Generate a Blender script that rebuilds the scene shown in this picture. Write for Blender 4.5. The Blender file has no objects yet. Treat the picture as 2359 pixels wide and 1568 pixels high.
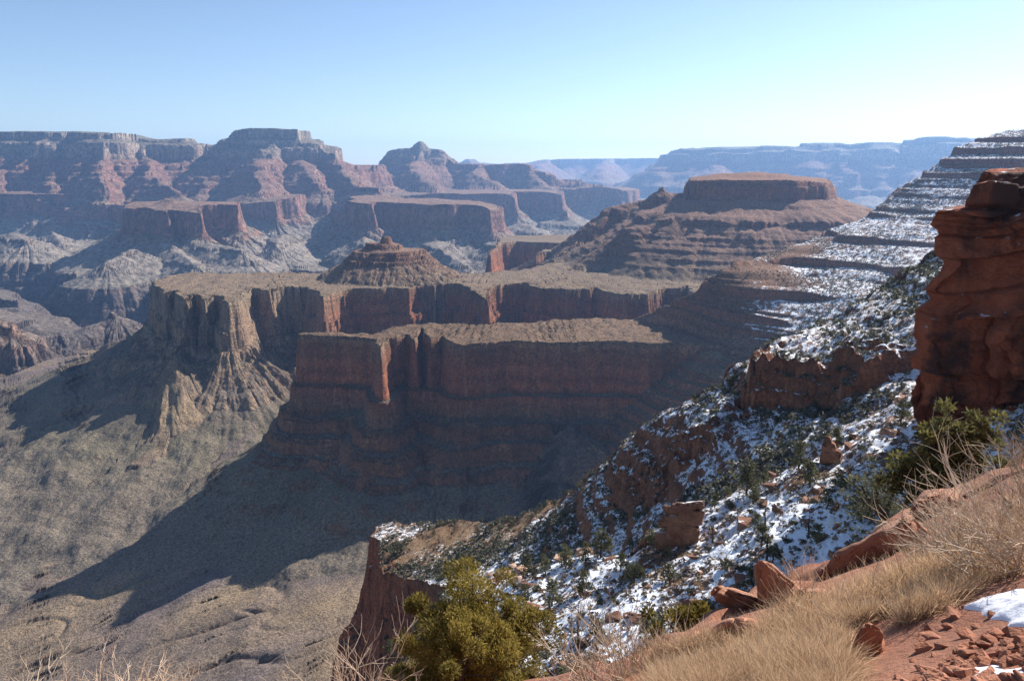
import bpy, bmesh, math, random, time
import numpy as np
from mathutils import Vector, Matrix, Euler
T00 = time.time()
random.seed(7)
R_ = math.radians
scene = bpy.context.scene
COL = scene.collection

# ------------------------------------------------------------------ camera, sky, sun, exposure
PITCH = R_(12.59)
FPX = 1791.0                      # focal length in pixels of a 2358 px wide picture
cd = bpy.data.cameras.new('camera'); cam = bpy.data.objects.new('camera', cd); COL.objects.link(cam)
cd.sensor_width = 36.0; cd.lens = FPX / 2358 * 36.0
cd.clip_start = 0.1; cd.clip_end = 120000.0
cam.location = (0, 0, 0); cam.rotation_euler = (math.pi / 2 - PITCH, 0, 0)
scene.camera = cam

SUN_AZ, SUN_EL = R_(50.0), R_(37.0)          # azimuth clockwise from +Y
SUN_DIR = Vector((math.sin(SUN_AZ) * math.cos(SUN_EL), math.cos(SUN_AZ) * math.cos(SUN_EL), math.sin(SUN_EL)))
world = bpy.data.worlds.new('World'); scene.world = world; world.use_nodes = True
wn = world.node_tree.nodes; wl = world.node_tree.links
bg = wn['Background']
sky = wn.new('ShaderNodeTexSky'); sky.sky_type = 'NISHITA'; sky.sun_disc = False
sky.sun_elevation = SUN_EL; sky.sun_rotation = SUN_AZ
sky.altitude = 1800.0; sky.air_density = 0.88; sky.dust_density = 1.3; sky.ozone_density = 1.5
wl.new(sky.outputs[0], bg.inputs[0]); bg.inputs[1].default_value = 0.09
sl = bpy.data.lights.new('sun', 'SUN'); sl.energy = 5.0; sl.angle = R_(0.5); sl.color = (1.0, 0.955, 0.89)
so = bpy.data.objects.new('sun', sl); COL.objects.link(so)
so.rotation_euler = SUN_DIR.to_track_quat('Z', 'Y').to_euler()
scene.view_settings.view_transform = 'Standard'; scene.view_settings.look = 'None'
scene.view_settings.exposure = 0.8; scene.view_settings.gamma = 1.0
scene.render.engine = 'CYCLES'
scene.cycles.use_denoising = True; scene.cycles.denoising_prefilter = 'NONE'
scene.cycles.max_bounces = 6; scene.cycles.diffuse_bounces = 3; scene.cycles.volume_bounces = 2
scene.cycles.transparent_max_bounces = 12

# ------------------------------------------------------------------ pixel <-> place helpers (survey of the photograph)
CP, SP = math.cos(PITCH), math.sin(PITCH)
def ray(u, v):
    xc = (u - 1179.0) / FPX; zc = -(v - 784.0) / FPX
    return xc, CP + zc * SP, -SP + zc * CP
def bp(u, v, d):                   # the point seen at (u, v) d metres ahead
    x, y, z = ray(u, v); s = d / y
    return (x * s, d, z * s)
def bz(u, v, z0):                  # the point seen at (u, v) at elevation z0
    x, y, z = ray(u, v); s = z0 / z
    return (x * s, y * s, z0)
def xy(pts): return [(p[0], p[1]) for p in pts]

# ------------------------------------------------------------------ noise
_rs = np.random.RandomState(11)
_ang = _rs.rand(256, 256) * 2 * np.pi
_GX = np.cos(_ang).astype(np.float32); _GY = np.sin(_ang).astype(np.float32)
def perlin(x, y):
    xi = np.floor(x); yi = np.floor(y)
    fx = (x - xi).astype(np.float32); fy = (y - yi).astype(np.float32)
    xi = xi.astype(np.int64) & 255; yi = yi.astype(np.int64) & 255
    x1 = (xi + 1) & 255; y1 = (yi + 1) & 255
    u = fx * fx * fx * (fx * (fx * 6 - 15) + 10); v = fy * fy * fy * (fy * (fy * 6 - 15) + 10)
    a = _GX[xi, yi] * fx + _GY[xi, yi] * fy
    b = _GX[x1, yi] * (fx - 1) + _GY[x1, yi] * fy
    c = _GX[xi, y1] * fx + _GY[xi, y1] * (fy - 1)
    d = _GX[x1, y1] * (fx - 1) + _GY[x1, y1] * (fy - 1)
    return (a + (b - a) * u + ((c + (d - c) * u) - (a + (b - a) * u)) * v) * 1.5
def fbm(x, y, L, octs=4, seed=0, gain=0.5):
    s = 0; a = 1.0; t = 0
    for i in range(octs):
        k = 1.93 ** i / L
        s = s + a * perlin(x * k + seed * 17.31 + i * 5.7, y * k - seed * 9.17 + i * 3.1)
        t += a; a *= gain
    return s / t
def ridged(x, y, L, octs=3, seed=0):
    s = 0; a = 1.0; t = 0
    for i in range(octs):
        k = 2.03 ** i / L
        s = s + a * (1 - 2 * np.abs(perlin(x * k + seed * 13.7 + i * 7.7, y * k + seed * 5.1)))
        t += a; a *= 0.55
    return s / t

# ------------------------------------------------------------------ surfaces through surveyed points
class Tps:
    def __init__(self, pts, smooth=0.0):
        P = np.array(pts, float); self.c = P[:, :2].mean(0); self.s = max(P[:, :2].std(), 1.0)
        X = (P[:, :2] - self.c) / self.s; n = len(X)
        D = np.sqrt(((X[:, None] - X[None]) ** 2).sum(-1))
        K = self.phi(D) + np.eye(n) * smooth
        A = np.zeros((n + 3, n + 3)); A[:n, :n] = K; A[:n, n] = 1; A[:n, n + 1:] = X; A[n, :n] = 1; A[n + 1:, :n] = X.T
        b = np.zeros(n + 3); b[:n] = P[:, 2]
        self.w = np.linalg.solve(A, b); self.X = X
    @staticmethod
    def phi(D): return D * D * np.log(np.maximum(D, 1e-9))
    def __call__(self, x, y):
        xs = (x - self.c[0]) / self.s; ys = (y - self.c[1]) / self.s
        n = len(self.X); z = self.w[n] + self.w[n + 1] * xs + self.w[n + 2] * ys
        for i in range(n):
            r2 = (xs - self.X[i, 0]) ** 2 + (ys - self.X[i, 1]) ** 2
            z = z + self.w[i] * 0.5 * r2 * np.log(np.maximum(r2, 1e-18))
        return z
def flat(z0): return lambda x, y: np.full(np.shape(x), float(z0))

def dist_poly(x, y, P, closed=True):
    """signed distance (inside negative), nearest point, parameter along"""
    n = len(P); best = np.full(x.shape, 1e30); cx = np.zeros_like(x); cy = np.zeros_like(x); pr = np.zeros_like(x)
    ins = np.zeros(x.shape, bool)
    for i in range(n if closed else n - 1):
        x0, y0 = P[i]; x1, y1 = P[(i + 1) % n]
        dx, dy = x1 - x0, y1 - y0; L2 = dx * dx + dy * dy + 1e-9
        t = np.clip(((x - x0) * dx + (y - y0) * dy) / L2, 0, 1)
        qx = x0 + t * dx; qy = y0 + t * dy
        d = (x - qx) ** 2 + (y - qy) ** 2
        m = d < best
        best = np.where(m, d, best); cx = np.where(m, qx, cx); cy = np.where(m, qy, cy); pr = np.where(m, i + t, pr)
        if closed:
            c = ((y0 > y) != (y1 > y))
            ins ^= c & (x < (x1 - x0) * (y - y0) / (y1 - y0 + 1e-12) + x0)
    d = np.sqrt(best)
    if closed: d = np.where(ins, -d, d)
    return d, cx, cy, pr

def make_T(cliffs, k=0.13):
    raw = []; z = []
    for top, bot in cliffs:
        c = (top + bot) / 2; t = top - bot
        raw += [c + k * t, c - k * t]; z += [top, bot]
    raw = [raw[0] + 4000] + raw + [raw[-1] - 4000]; z = [z[0] + 4000] + z + [z[-1] - 4000]
    raw = np.array(raw[::-1], float); z = np.array(z[::-1], float)
    return lambda h: np.interp(h, raw, z)

LF = []     # landforms
class Landform:
    def __init__(self, name, kind, prof, poly=None, line=None, zf=None, T=None, warp=((0, 1),), reach=1500,
                 rough=0.0, rl=20.0, pal='near', snow=0.0, gully=0.0, gl=60.0, wob=0.0, hw=0.0, seed=None, micro=None):
        self.name, self.kind = name, kind
        self.px = np.array([p[0] for p in prof], float); self.pz = np.array([p[1] for p in prof], float)
        self.poly = [(p[0], p[1]) for p in poly] if poly else None
        self.line = line; self.zf = zf; self.T = T; self.warp = warp; self.reach = reach
        self.rough, self.rl, self.pal, self.snow, self.gully, self.gl, self.wob, self.hw = rough, rl, pal, snow, gully, gl, wob, hw
        self.micro = micro or {'far': (24, 8.5), 'gorge': (14, 4), 'tonto': (9, .7), 'near': (11, 3.8), 'red': (7, 2.6), 'supai': (7, 2.4), 'supai_near': (1.9, .65)}[pal]
        self.seed = len(LF) + 1 if seed is None else seed
        LF.append(self)
    def eval(self, x, y, out, oid, raw_only=False):
        P = self.poly or [(p[0], p[1]) for p in self.line]
        A = np.array(P); R = self.reach
        m = (x > A[:, 0].min() - R) & (x < A[:, 0].max() + R) & (y > A[:, 1].min() - R) & (y < A[:, 1].max() + R)
        idx = np.nonzero(m)
        if len(idx[0]) == 0: return
        X = x[idx]; Y = y[idx]
        wx = X.copy(); wy = Y.copy()
        for j, (amp, L) in enumerate(self.warp):
            if amp:
                wx += amp * perlin(X / L + self.seed * 3.7 + j, Y / L + 1.3 * j)
                wy += amp * perlin(X / L - 7.1 - j, Y / L + self.seed * 2.9 + j * 5)
        if self.poly:
            d, cx, cy, pr = dist_poly(wx, wy, P)
            do = np.maximum(d, 0)
            zt = self.zf(np.where(d < 0, X, cx), np.where(d < 0, Y, cy))
        else:
            d, cx, cy, pr = dist_poly(wx, wy, P, closed=False)
            zt = np.interp(pr, np.arange(len(P)), [p[2] for p in self.line])
            do = np.maximum(d - self.hw, 0)
        if self.gully:
            dd = np.maximum(np.hypot(X - cx, Y - cy), 1e-3); R0 = self.gl * 2.5
            g = ridged(cx + (X - cx) / dd * R0 + .10 * X, cy + (Y - cy) / dd * R0 + .10 * Y, self.gl, 3, self.seed)
            w = np.clip(do / (self.gl * 1.0), 0, 1)
            do = np.maximum(do + g * self.gully * w, 0)
        h = zt + np.interp(do, self.px, self.pz) - 1.5 * np.maximum(do - self.px[-1], 0)
        if self.pal == 'tonto' and self.kind == 'floor':
            a_ = X * .81 + Y * .58; b_ = -X * .58 + Y * .81
            for L_, dp in ((130., 4.5), (52., 2.2), (23., 1.0)):
                q_ = np.abs(perlin(a_ / (L_ * 5) + .5 * perlin(X / 200., Y / 200.), b_ / L_ + .7 * perlin(a_ / 170., b_ / 170. + 4)))
                h = h - dp * np.exp(-(q_ / .06) ** 2)
        if self.rough: h = h + self.rough * fbm(X, Y, self.rl, 4, self.seed)
        if self.kind == 'mesa':      # ledges rise and fall along the wall
            h = h + np.clip((do - 8) / 22, 0, 1) * (11 * fbm(X, Y, 95, 3, self.seed + 3) + 6 * fbm(X, Y, 300, 2, self.seed + 8))
        lam, am = self.micro
        if not self.pal.startswith('supai'):
            am = am * (.12 + .88 * np.clip((np.abs(np.interp(do + 4, self.px, self.pz) - np.interp(np.maximum(do - 4, 0), self.px, self.pz)) / 8 - .55) / .5, 0, 1))
        wm = fbm(X, Y, lam * 40, 2, 91)
        h = h + am * perlin(h / lam + 3.7, wm * 1.5) * 1.6
        if self.T is not None:
            wob = self.wob * fbm(X, Y, 900, 2, 77) if self.wob else 0
            sc_ = 420. if self.pal == 'far' else (120. if self.pal == 'supai' else 75.)
            mk = np.clip(.70 + (2.4 if self.pal == 'supai' else 1.6) * fbm(X, Y, sc_, 3, 55 + self.seed), .42 if self.pal == 'supai' else .08, 1)
            h = (self.T(h + wob) - wob) * mk + h * (1 - mk)
        cur = out[idx]; mm = h > cur
        out[idx] = np.where(mm, h, cur)
        oi = oid[idx]; oi[mm] = self.seed_id; oid[idx] = oi

# ---- far side of the canyon: one set of strata for all
T_far = make_T([(262, 214), (136, 50), (8, -22), (-46, -62), (-84, -102), (-128, -150), (-176, -192), (-232, -345), (-368, -380)], 0.13)
T_dome = make_T([(8, -22), (-46, -62), (-84, -102), (-128, -150), (-176, -192), (-232, -345), (-368, -380)], 0.13)
T_low = make_T([(-232, -345), (-368, -380), (-418, -424)], 0.13)
W_far = ((130, 800), (55, 260), (20, 85), (7, 30))
slope_far = ((0, 0), (400, -262), (800, -560), (1200, -900))
TALUS = ((0, 0), (40, -115), (200, -215), (420, -270), (1000, -330), (3000, -500))
def far_line(name, pts, hw=0, slope=slope_far, **k):
    return Landform(name, 'ridge', slope, line=[bp(*p) for p in pts], T=k.pop('T', T_far), warp=k.pop('warp', W_far), reach=k.pop('reach', 1600),
                    pal='far', hw=hw, wob=6, gully=k.pop('gully', 45), gl=k.pop('gl', 210), **k)

# base floors
EXT = 60000
tonto_near = Tps([bp(0, 870, 1750), bp(230, 800, 2000), bp(0, 1000, 1450), bp(0, 1250, 1050), bp(70, 1420, 870), bp(400, 1350, 900),
                  bp(700, 1400, 800), bp(0, 1568, 760), bp(700, 1568, 680), bp(860, 1568, 650), bp(400, 1080, 1250), bp(200, 1000, 1480),
                  bp(300, 1200, 1080), bp(-400, 1200, 1200), bp(-300, 900, 1700), (900, 2400, -470), (2000, 800, -480), (-800, 300, -570), (0, 300, -520), (0, 2400, -455), (0, 1500, -475), (300, 1400, -470), (-200, 1250, -485), (500, 1000, -465), (0, 850, -485), (300, 600, -470), (-500, 1600, -470), (600, 1900, -460)], 0.02)
Landform('canyon_floor', 'floor', ((0, 0), (8, -18), (60, -60), (300, -340), (600, -420)), zf=tonto_near, reach=900, pal='tonto',
         poly=[(-6000, -200), (-2600, 1300), bp(-300, 900, 1780)[:2], bp(0, 872, 1770)[:2], bp(60, 845, 1850)[:2], bp(110, 828, 1900)[:2], bp(200, 797, 2010)[:2], bp(300, 797, 2020)[:2],
               bp(430, 790, 2150)[:2], (-500, 2500), (200, 2900), (900, 3050), (3000, 3300), (9000, 3000), (9000, -200)],
         warp=((60, 300), (20, 80)), rough=5, rl=60, gully=0)
TZ = -468
ft = [(-9000, 4200), (-3500, 4000), bz(-300, 600, TZ), bz(0, 592, TZ), bz(40, 604, TZ), bz(75, 609, TZ), bz(165, 612, TZ), bz(172, 598, TZ), bz(182, 634, TZ), bz(215, 641, TZ), bz(290, 636, TZ),
      bz(390, 637, TZ), bz(600, 632, TZ), bz(760, 626, TZ), bz(1100, 615, TZ), bz(1300, 600, TZ), bz(1500, 575, TZ), (4000, 4800), (12000, 6000), (60000, 14000), (60000, 60000), (-60000, 60000)]
tz_far = Tps([(-3000, 4000, -470), (0, 3400, -468), (3000, 4500, -465), (-3000, 6000, -440), (0, 5200, -440), (4000, 7000, -440), (0, 9000, -430), (9000, 12000, -430), (-9000, 9000, -430), (0, 40000, -430), (30000, 20000, -430), (-30000, 30000, -430)])
Landform('canyon_floor', 'floor', ((0, 0), (8, -30), (50, -48), (330, -330), (700, -420)), poly=ft, zf=tz_far, reach=1200, pal='far',
         warp=((150, 700), (70, 260), (25, 90)), rough=9, rl=130, gully=70, gl=240)
# dark gorge foreground bits on the left
Landform('gorge_wall', 'wall', ((0, 0), (10, -22), (60, -50), (140, -150), (500, -420)), pal='gorge', reach=900, zf=Tps([bp(-200, 720, 2000), bp(0, 745, 1950), bp(20, 752, 1950), bp(-200, 700, 2300)]),
         poly=[bp(-500, 745, 1900), bp(-200, 748, 1930), bp(22, 752, 1950), bp(26, 744, 2050), bp(-60, 722, 2300), bp(-500, 700, 2300)], warp=((25, 130), (10, 40)), gully=25, gl=70, T=make_T([(-470, -484), (-494, -515)], .15))
Landform('gorge_wall', 'wall', ((0, 0), (8, -25), (60, -45), (160, -150), (500, -430)), pal='gorge', reach=1000, zf=Tps([bp(-200, 680, 2900), bp(0, 686, 2850), bp(37, 694, 2800), bp(-200, 660, 3300), bp(30, 665, 3300)]),
         poly=[bp(-500, 690, 2800), bp(-100, 688, 2850), bp(10, 686, 2850), bp(37, 692, 2850), bp(30, 668, 3250), bp(-100, 655, 3400), bp(-500, 655, 3400)], warp=((50, 250), (20, 80)), gully=40, gl=130)
Landform('gorge_wall', 'wall', ((0, 0), (40, -12), (200, -160), (600, -460)), pal='gorge', reach=1000, line=[bp(-300, 700, 2500), bp(0, 722, 2450), bp(60, 728, 2450), bp(100, 735, 2450), bp(125, 755, 2400)], warp=((40, 200), (15, 60)), gully=40, gl=110, hw=60)
Landform('gorge_wall', 'wall', ((0, 0), (5, -14), (14, -18), (160, -100), (500, -380)), pal='gorge', reach=900, line=[bp(263, 717, 2500), bp(268, 719, 2500)], warp=((12, 60), (5, 20)), gully=25, gl=90, hw=9)
Landform('gorge_wall', 'wall', ((0, 0), (60, -30), (200, -180), (500, -380)), pal='gorge', reach=900, line=[bp(262, 728, 2500), bp(225, 745, 2450), bp(190, 752, 2400), bp(150, 775, 2350)], warp=((25, 120), (10, 40)), gully=35, gl=90, hw=10)

# far rims
L1a = [(1050, 380, 15120), (1118, 370, 15120), (1150, 377, 15120), (1171, 379, 15840), (1184, 376, 15840), (1300, 369, 15840), (1420, 368, 15840), (1490, 367, 15480), (1556, 366, 15120), (1700, 366, 15120)]
far_line('far_rim', L1a, hw=200, slope=((0, 0), (100, -90), (1200, -620), (4000, -900)), warp=((300, 2000), (160, 700), (50, 250)), reach=3500)
L1b = [(1555, 376, 11890), (1575, 362, 11480), (1600, 351, 11070), (1618, 346, 10660), (1777, 343, 10496), (1872, 344, 10250), (1884, 337, 10086), (2000, 336, 9840), (2130, 336, 9840), (2149, 327, 9676), (2182, 324, 9512), (2400, 324, 9430), (2700, 322, 9430)]
far_line('far_rim', L1b, hw=300, slope=((0, 0), (60, -60), (150, -80), (200, -160), (900, -560), (1500, -680), (4000, -980)), warp=((260, 1700), (150, 600), (50, 200)), reach=3500, T=make_T([(150, 60), (-20, -60), (-120, -160), (-250, -350)], .12))
for s_ in ([(1650, 346, 10660), (1640, 400, 9676), (1680, 440, 8856)], [(1950, 336, 9840), (1960, 395, 9020), (1985, 440, 9800), (2010, 465, 7500)], [(2150, 330, 9594), (2120, 400, 8692), (2080, 440, 8000)], [(1800, 345, 10250), (1830, 420, 9184)],
           [(1400, 368, 15480), (1380, 400, 12600)], [(1250, 371, 15480), (1240, 395, 13320)]):
    far_line('far_rim', s_, hw=40, slope=((0, 0), (500, -270), (1500, -620)), reach=2200)

# north wall and the two temples
far_line('north_rim', [(-500, 305, 6300), (-200, 306, 6400), (0, 308, 6500), (60, 309, 6450), (130, 309, 6350), (190, 310, 6600), (240, 309, 6250), (285, 313, 6600), (400, 316, 6500), (414, 317, 6500), (424, 329, 6550), (440, 331, 6600), (470, 339, 6750), (487, 348, 6850)], hw=150, warp=((60, 600), (40, 200), (16, 70), (6, 26)), slope=((0, 0), (12, -40), (90, -75), (110, -150), (560, -470), (1500, -1200)))
for s_ in ([(240, 312, 6250), (238, 335, 6100), (228, 385, 5700), (225, 425, 5400), (225, 462, 5230)], [(130, 312, 6350), (130, 350, 6100), (128, 400, 5800), (125, 440, 5550)], [(15, 312, 6500), (10, 360, 6100), (-10, 430, 5650)],
           [(380, 322, 6500), (330, 345, 6250), (345, 395, 5800), (400, 440, 5350)], [(-200, 310, 6400), (-180, 380, 5900)]):
    far_line('north_rim', s_, hw=12, warp=((60, 500), (35, 180), (14, 60)), slope=((0, 0), (300, -235), (700, -480), (1500, -1200)))
far_line('temple_butte', [(495, 346, 6700), (512, 336, 6600), (530, 325, 6500), (556, 304, 6400), (590, 301, 6350), (640, 302, 6300), (697, 306, 6300), (706, 320, 6300), (722, 330, 6250), (752, 341, 6250), (772, 356, 6200), (785, 376, 6200), (820, 382, 6300), (850, 388, 6500)], hw=110, slope=((0, 0), (10, -32), (60, -70), (75, -125), (520, -420), (1500, -1200)), warp=((35, 500), (30, 160), (14, 60), (6, 24)))
for s_ in ([(625, 303, 6300), (622, 335, 6100), (610, 365, 5900), (600, 400, 5600), (600, 440, 5250)], [(690, 330, 6250), (700, 380, 5900), (745, 420, 5600)], [(545, 350, 6350), (490, 385, 6100), (470, 420, 5800), (450, 448, 5600)], [(775, 365, 6150), (800, 395, 5800), (830, 425, 5600)]):
    far_line('temple_butte', s_, hw=25, warp=((50, 400), (30, 150), (12, 50)), slope=((0, 0), (300, -225), (700, -460), (1500, -1200)))
far_line('pointed_temple', [(800, 392, 7400), (852, 389, 7400), (868, 378, 7400), (880, 364, 7400), (897, 352, 7400), (925, 345, 7400), (945, 343, 7400), (1000, 344, 7400), (1018, 352, 7400), (1034, 364, 7400), (1048, 377, 7300), (1110, 378, 7200), (1190, 379, 7100), (1215, 387, 7000), (1270, 401, 6900), (1300, 420, 6900), (1380, 425, 7000)], T=T_dome, hw=40, slope=((0, 0), (12, -30), (80, -85), (500, -400), (1500, -1200)), warp=((30, 400), (25, 150), (12, 50)))
Landform('pointed_temple', 'peak', ((0, 0), (6, -14), (40, -36), (90, -110), (500, -400)), line=[bp(950, 338, 7380), bp(958, 332, 7380), bp(967, 322, 7380), bp(974, 327, 7380), bp(982, 336, 7380)], pal='far', reach=600, warp=((10, 60), (5, 20)), hw=14)
for s_ in ([(960, 350, 7350), (955, 390, 6900), (985, 415, 6500), (1000, 435, 6100)], [(1110, 380, 7200), (1100, 405, 6800), (1150, 428, 6500)], [(880, 375, 7300), (850, 405, 6800), (880, 425, 6400)], [(1220, 390, 7000), (1240, 420, 6700)]):
    far_line('pointed_temple', s_, hw=25, warp=((50, 400), (30, 150), (12, 50)))
# redwall benches of the far side
def bench(name, pts, prof=((0, 0), (14, -80), (28, -112), (50, -126), (150, -190), (260, -246), (400, -292), (600, -450)), warp=((40, 260), (28, 100), (10, 34)), **k):
    P = [bp(*p) if len(p) == 3 else p for p in pts]
    zf = Tps([bp(*p) for p in pts if len(p) == 3], .0005)
    return Landform(name, 'bench', prof, poly=P, zf=zf, warp=warp, reach=1300, pal='far', gully=k.pop('gully', 34), gl=k.pop('gl', 120), rough=k.pop('rough', 4), rl=60, **k)
bench('redwall_bench', [(-300, 446, 5600), (0, 446, 5550), (120, 449, 5450), (170, 452, 5450), (186, 466, 5350), (196, 482, 5300), (215, 474, 5150), (300, 470, 5150), (335, 474, 5050), (402, 471, 5150), (425, 478, 5400), (480, 474, 5450),
                        (528, 464, 5350), (565, 467, 5050), (631, 464, 5000), (684, 455, 5200), (700, 448, 5600), (760, 446, 5700), (803, 452, 5500), (820, 440, 6200), (400, 430, 6500), (-300, 430, 6500)])
bench('redwall_bench', [(803, 455, 4806), (812, 470, 4183), (855, 474, 4094), (870, 468, 4361), (905, 469, 4316), (960, 474, 4138), (991, 477, 4005), (1038, 474, 3960), (1104, 474, 4005), (1136, 483, 3960), (1146, 476, 4183), (1080, 462, 4450), (930, 455, 4895), (860, 446, 5251)])
bench('redwall_bench', [(900, 450, 6000), (1010, 449, 5700), (1100, 450, 5600), (1167, 450, 5500), (1187, 458, 5450), (1180, 444, 6000), (1160, 443, 6000), (1268, 445, 5800), (1292, 454, 5700), (1290, 440, 6500), (1000, 432, 7000), (850, 436, 6800)])
bench('redwall_bench', [(1262, 434, 6900), (1300, 435, 6600), (1420, 434, 6500), (1448, 441, 6500), (1470, 436, 7200), (1300, 425, 8000)])
Landform('far_knoll', 'knoll', ((0, 0), (8, -30), (120, -95), (180, -220)), line=[bp(1292, 414, 6950), bp(1340, 414, 6950)], pal='far', reach=500, warp=((15, 90), (6, 30)), hw=14)
Landform('far_knoll', 'knoll', ((0, 0), (8, -34), (110, -92), (170, -220)), line=[bp(820, 430, 5350), bp(845, 428, 5250), bp(872, 430, 5150)], pal='far', reach=500, warp=((15, 90), (6, 30)), hw=10)
Landform('far_knoll', 'knoll', ((0, 0), (150, -40), (500, -200)), line=[bp(990, 456, 4850)], pal='far', reach=500, warp=((15, 90), (6, 30)), hw=10) if False else None
# the free mesa in the middle distance, with its little pyramid
MZ = -233
bench('free_mesa', [(284, 482, 3915), (340, 482, 3897), (378, 484, 3810), (384, 492, 3767), (392, 484, 3871), (460, 490, 3767), (456, 480, 3915), (500, 474, 3967), (540, 472, 3967), (547, 478, 3949), (548, 467, 4263), (420, 462, 4306), (300, 466, 4263)],
      prof=((0, 0), (14, -90), (34, -122), (56, -134), (150, -192), (270, -248), (360, -280), (460, -460)), warp=((14, 150), (12, 60), (6, 25)))
Landform('free_mesa', 'knoll', ((0, 0), (6, -10), (90, -46), (130, -70), (160, -160)), line=[bp(378, 456, 4089), bp(396, 456, 4089)], pal='far', reach=400, warp=((10, 60), (4, 20)), hw=4)
for s_ in ([(386, 556, 3740), (402, 578, 3560), (450, 604, 3380)], [(310, 570, 3500), (250, 598, 3340)], [(650, 528, 4100), (640, 560, 3800)], [(470, 548, 3740), (560, 575, 3520)]):
    Landform('talus_slope', 'talus', ((0, 0), (110, -60), (200, -96), (330, -260)), line=[bp(*p) for p in s_], pal='far', reach=1100, warp=((20, 100), (8, 30)), gully=20, gl=60, T=T_low, micro=(24, 3))
for s_ in ([(840, 540, 3900), (855, 572, 3620), (880, 602, 3420)], [(1005, 542, 3800), (1015, 572, 3560), (1060, 602, 3360)], [(1140, 545, 3800), (1180, 580, 3500)], [(1200, 500, 4800), (1230, 524, 4500)], [(1300, 484, 5300), (1330, 504, 5000)], [(120, 532, 4600), (140, 555, 4400)], [(20, 525, 4200), (60, 550, 4000)]):
    Landform('talus_slope', 'talus', ((0, 0), (110, -60), (200, -96), (330, -260)), line=[bp(*p) for p in s_], pal='far', reach=900, warp=((20, 100), (8, 30)), gully=30, gl=70, T=T_low)

# ---- middle distance: two long redwall promontories
RZ = -250
W_mid = ((22, 170), (14, 60), (6, 22), (2.5, 9))
P3 = [bz(u, v, RZ) for u, v in [(357, 652), (374, 672), (400, 672), (430, 690), (452, 672), (475, 688), (492, 676), (520, 694), (548, 690), (566, 671), (582, 664), (620, 668), (665, 661), (706, 660), (749, 679), (781, 670), (815, 663), (885, 660), (938, 660), (990, 652), (1038, 650),
      (1081, 662), (1105, 676), (1118, 682), (1128, 660), (1151, 653), (1204, 650), (1237, 662), (1290, 664), (1330, 665), (1370, 660), (1437, 679), (1487, 675), (1530, 664), (1588, 662), (1620, 690), (1700, 690)]] + [(900, 1500), (900, 2500), (300, 2300)] + \
     [bz(u, v, RZ) for u, v in [(1330, 600), (1200, 622), (1060, 628), (900, 626), (760, 628), (600, 629), (450, 628), (400, 633), (362, 641)]]
Landform('far_promontory', 'mesa', ((0, 0), (4, -30), (9, -52), (16, -58), (20, -88), (34, -96), (40, -108), (70, -128), (150, -176), (300, -226), (600, -310), (1500, -600)), poly=P3, zf=Tps([(x, y, RZ) for x, y, z in [bz(400, 680, RZ), bz(1500, 670, RZ), bz(1000, 627, RZ), bz(500, 630, RZ)]] + [(900, 2000, -235)], .01),
         warp=((10, 120), (9, 45), (5, 17), (2, 7)), reach=1600, pal='near', gully=16, gl=36, rough=3.5, rl=45)
# talus fans below the left end of the far promontory
for s_ in ([(470, 785, 1455), (455, 850, 1400), (400, 950, 1290), (330, 1040, 1200)], [(560, 800, 1500), (560, 870, 1420), (560, 980, 1270), (480, 1080, 1150)], [(400, 800, 1430), (330, 870, 1420), (230, 905, 1400), (120, 935, 1450)]):
    Landform('talus_slope', 'talus', ((0, 0), (60, -34), (200, -112), (600, -400)), line=[(bp(*p)[0], bp(*p)[1], bp(*p)[2] - 15) for p in s_], pal='tonto', reach=700, warp=((12, 60), (5, 20)), hw=12, gully=11, gl=17, rough=2.5, rl=20)
# pointed knoll on the far promontory
KZ = -250
def ell(cx, cy, rx, ry, n=14): return [(cx + rx * math.cos(2 * math.pi * i / n), cy + ry * math.sin(2 * math.pi * i / n)) for i in range(n)]
kx, ky, _ = bp(895, 600, 1810)
Wk = ((10, 60), (5, 22), (2, 8))
Landform('pointed_knoll', 'knoll', ((0, 0), (2, -12), (8, -14), (40, -34), (50, -300)), poly=ell(kx - 3, ky, 11, 16), zf=flat(bp(895, 546, 1810)[2]), warp=((2, 12),), reach=250, pal='red', rough=1, rl=8)
Landform('pointed_knoll', 'knoll', ((0, 0), (2, -8), (12, -13), (45, -34), (55, -300)), poly=ell(kx - 12, ky, 42, 36), zf=flat(bp(890, 562, 1800)[2]), warp=((6, 30), (3, 10)), reach=250, pal='red', rough=1, rl=8)
Landform('pointed_knoll', 'knoll', ((0, 0), (2, -6), (14, -10), (16, -16), (28, -20), (30, -25), (95, -66), (102, -200), (300, -500)), poly=ell(kx + 2, ky, 82, 62), zf=flat(bp(890, 578, 1790)[2]), warp=((8, 50), (4, 16), (2, 6)), reach=250, pal='red', gully=6, gl=16, rough=1.5, rl=10)

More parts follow.
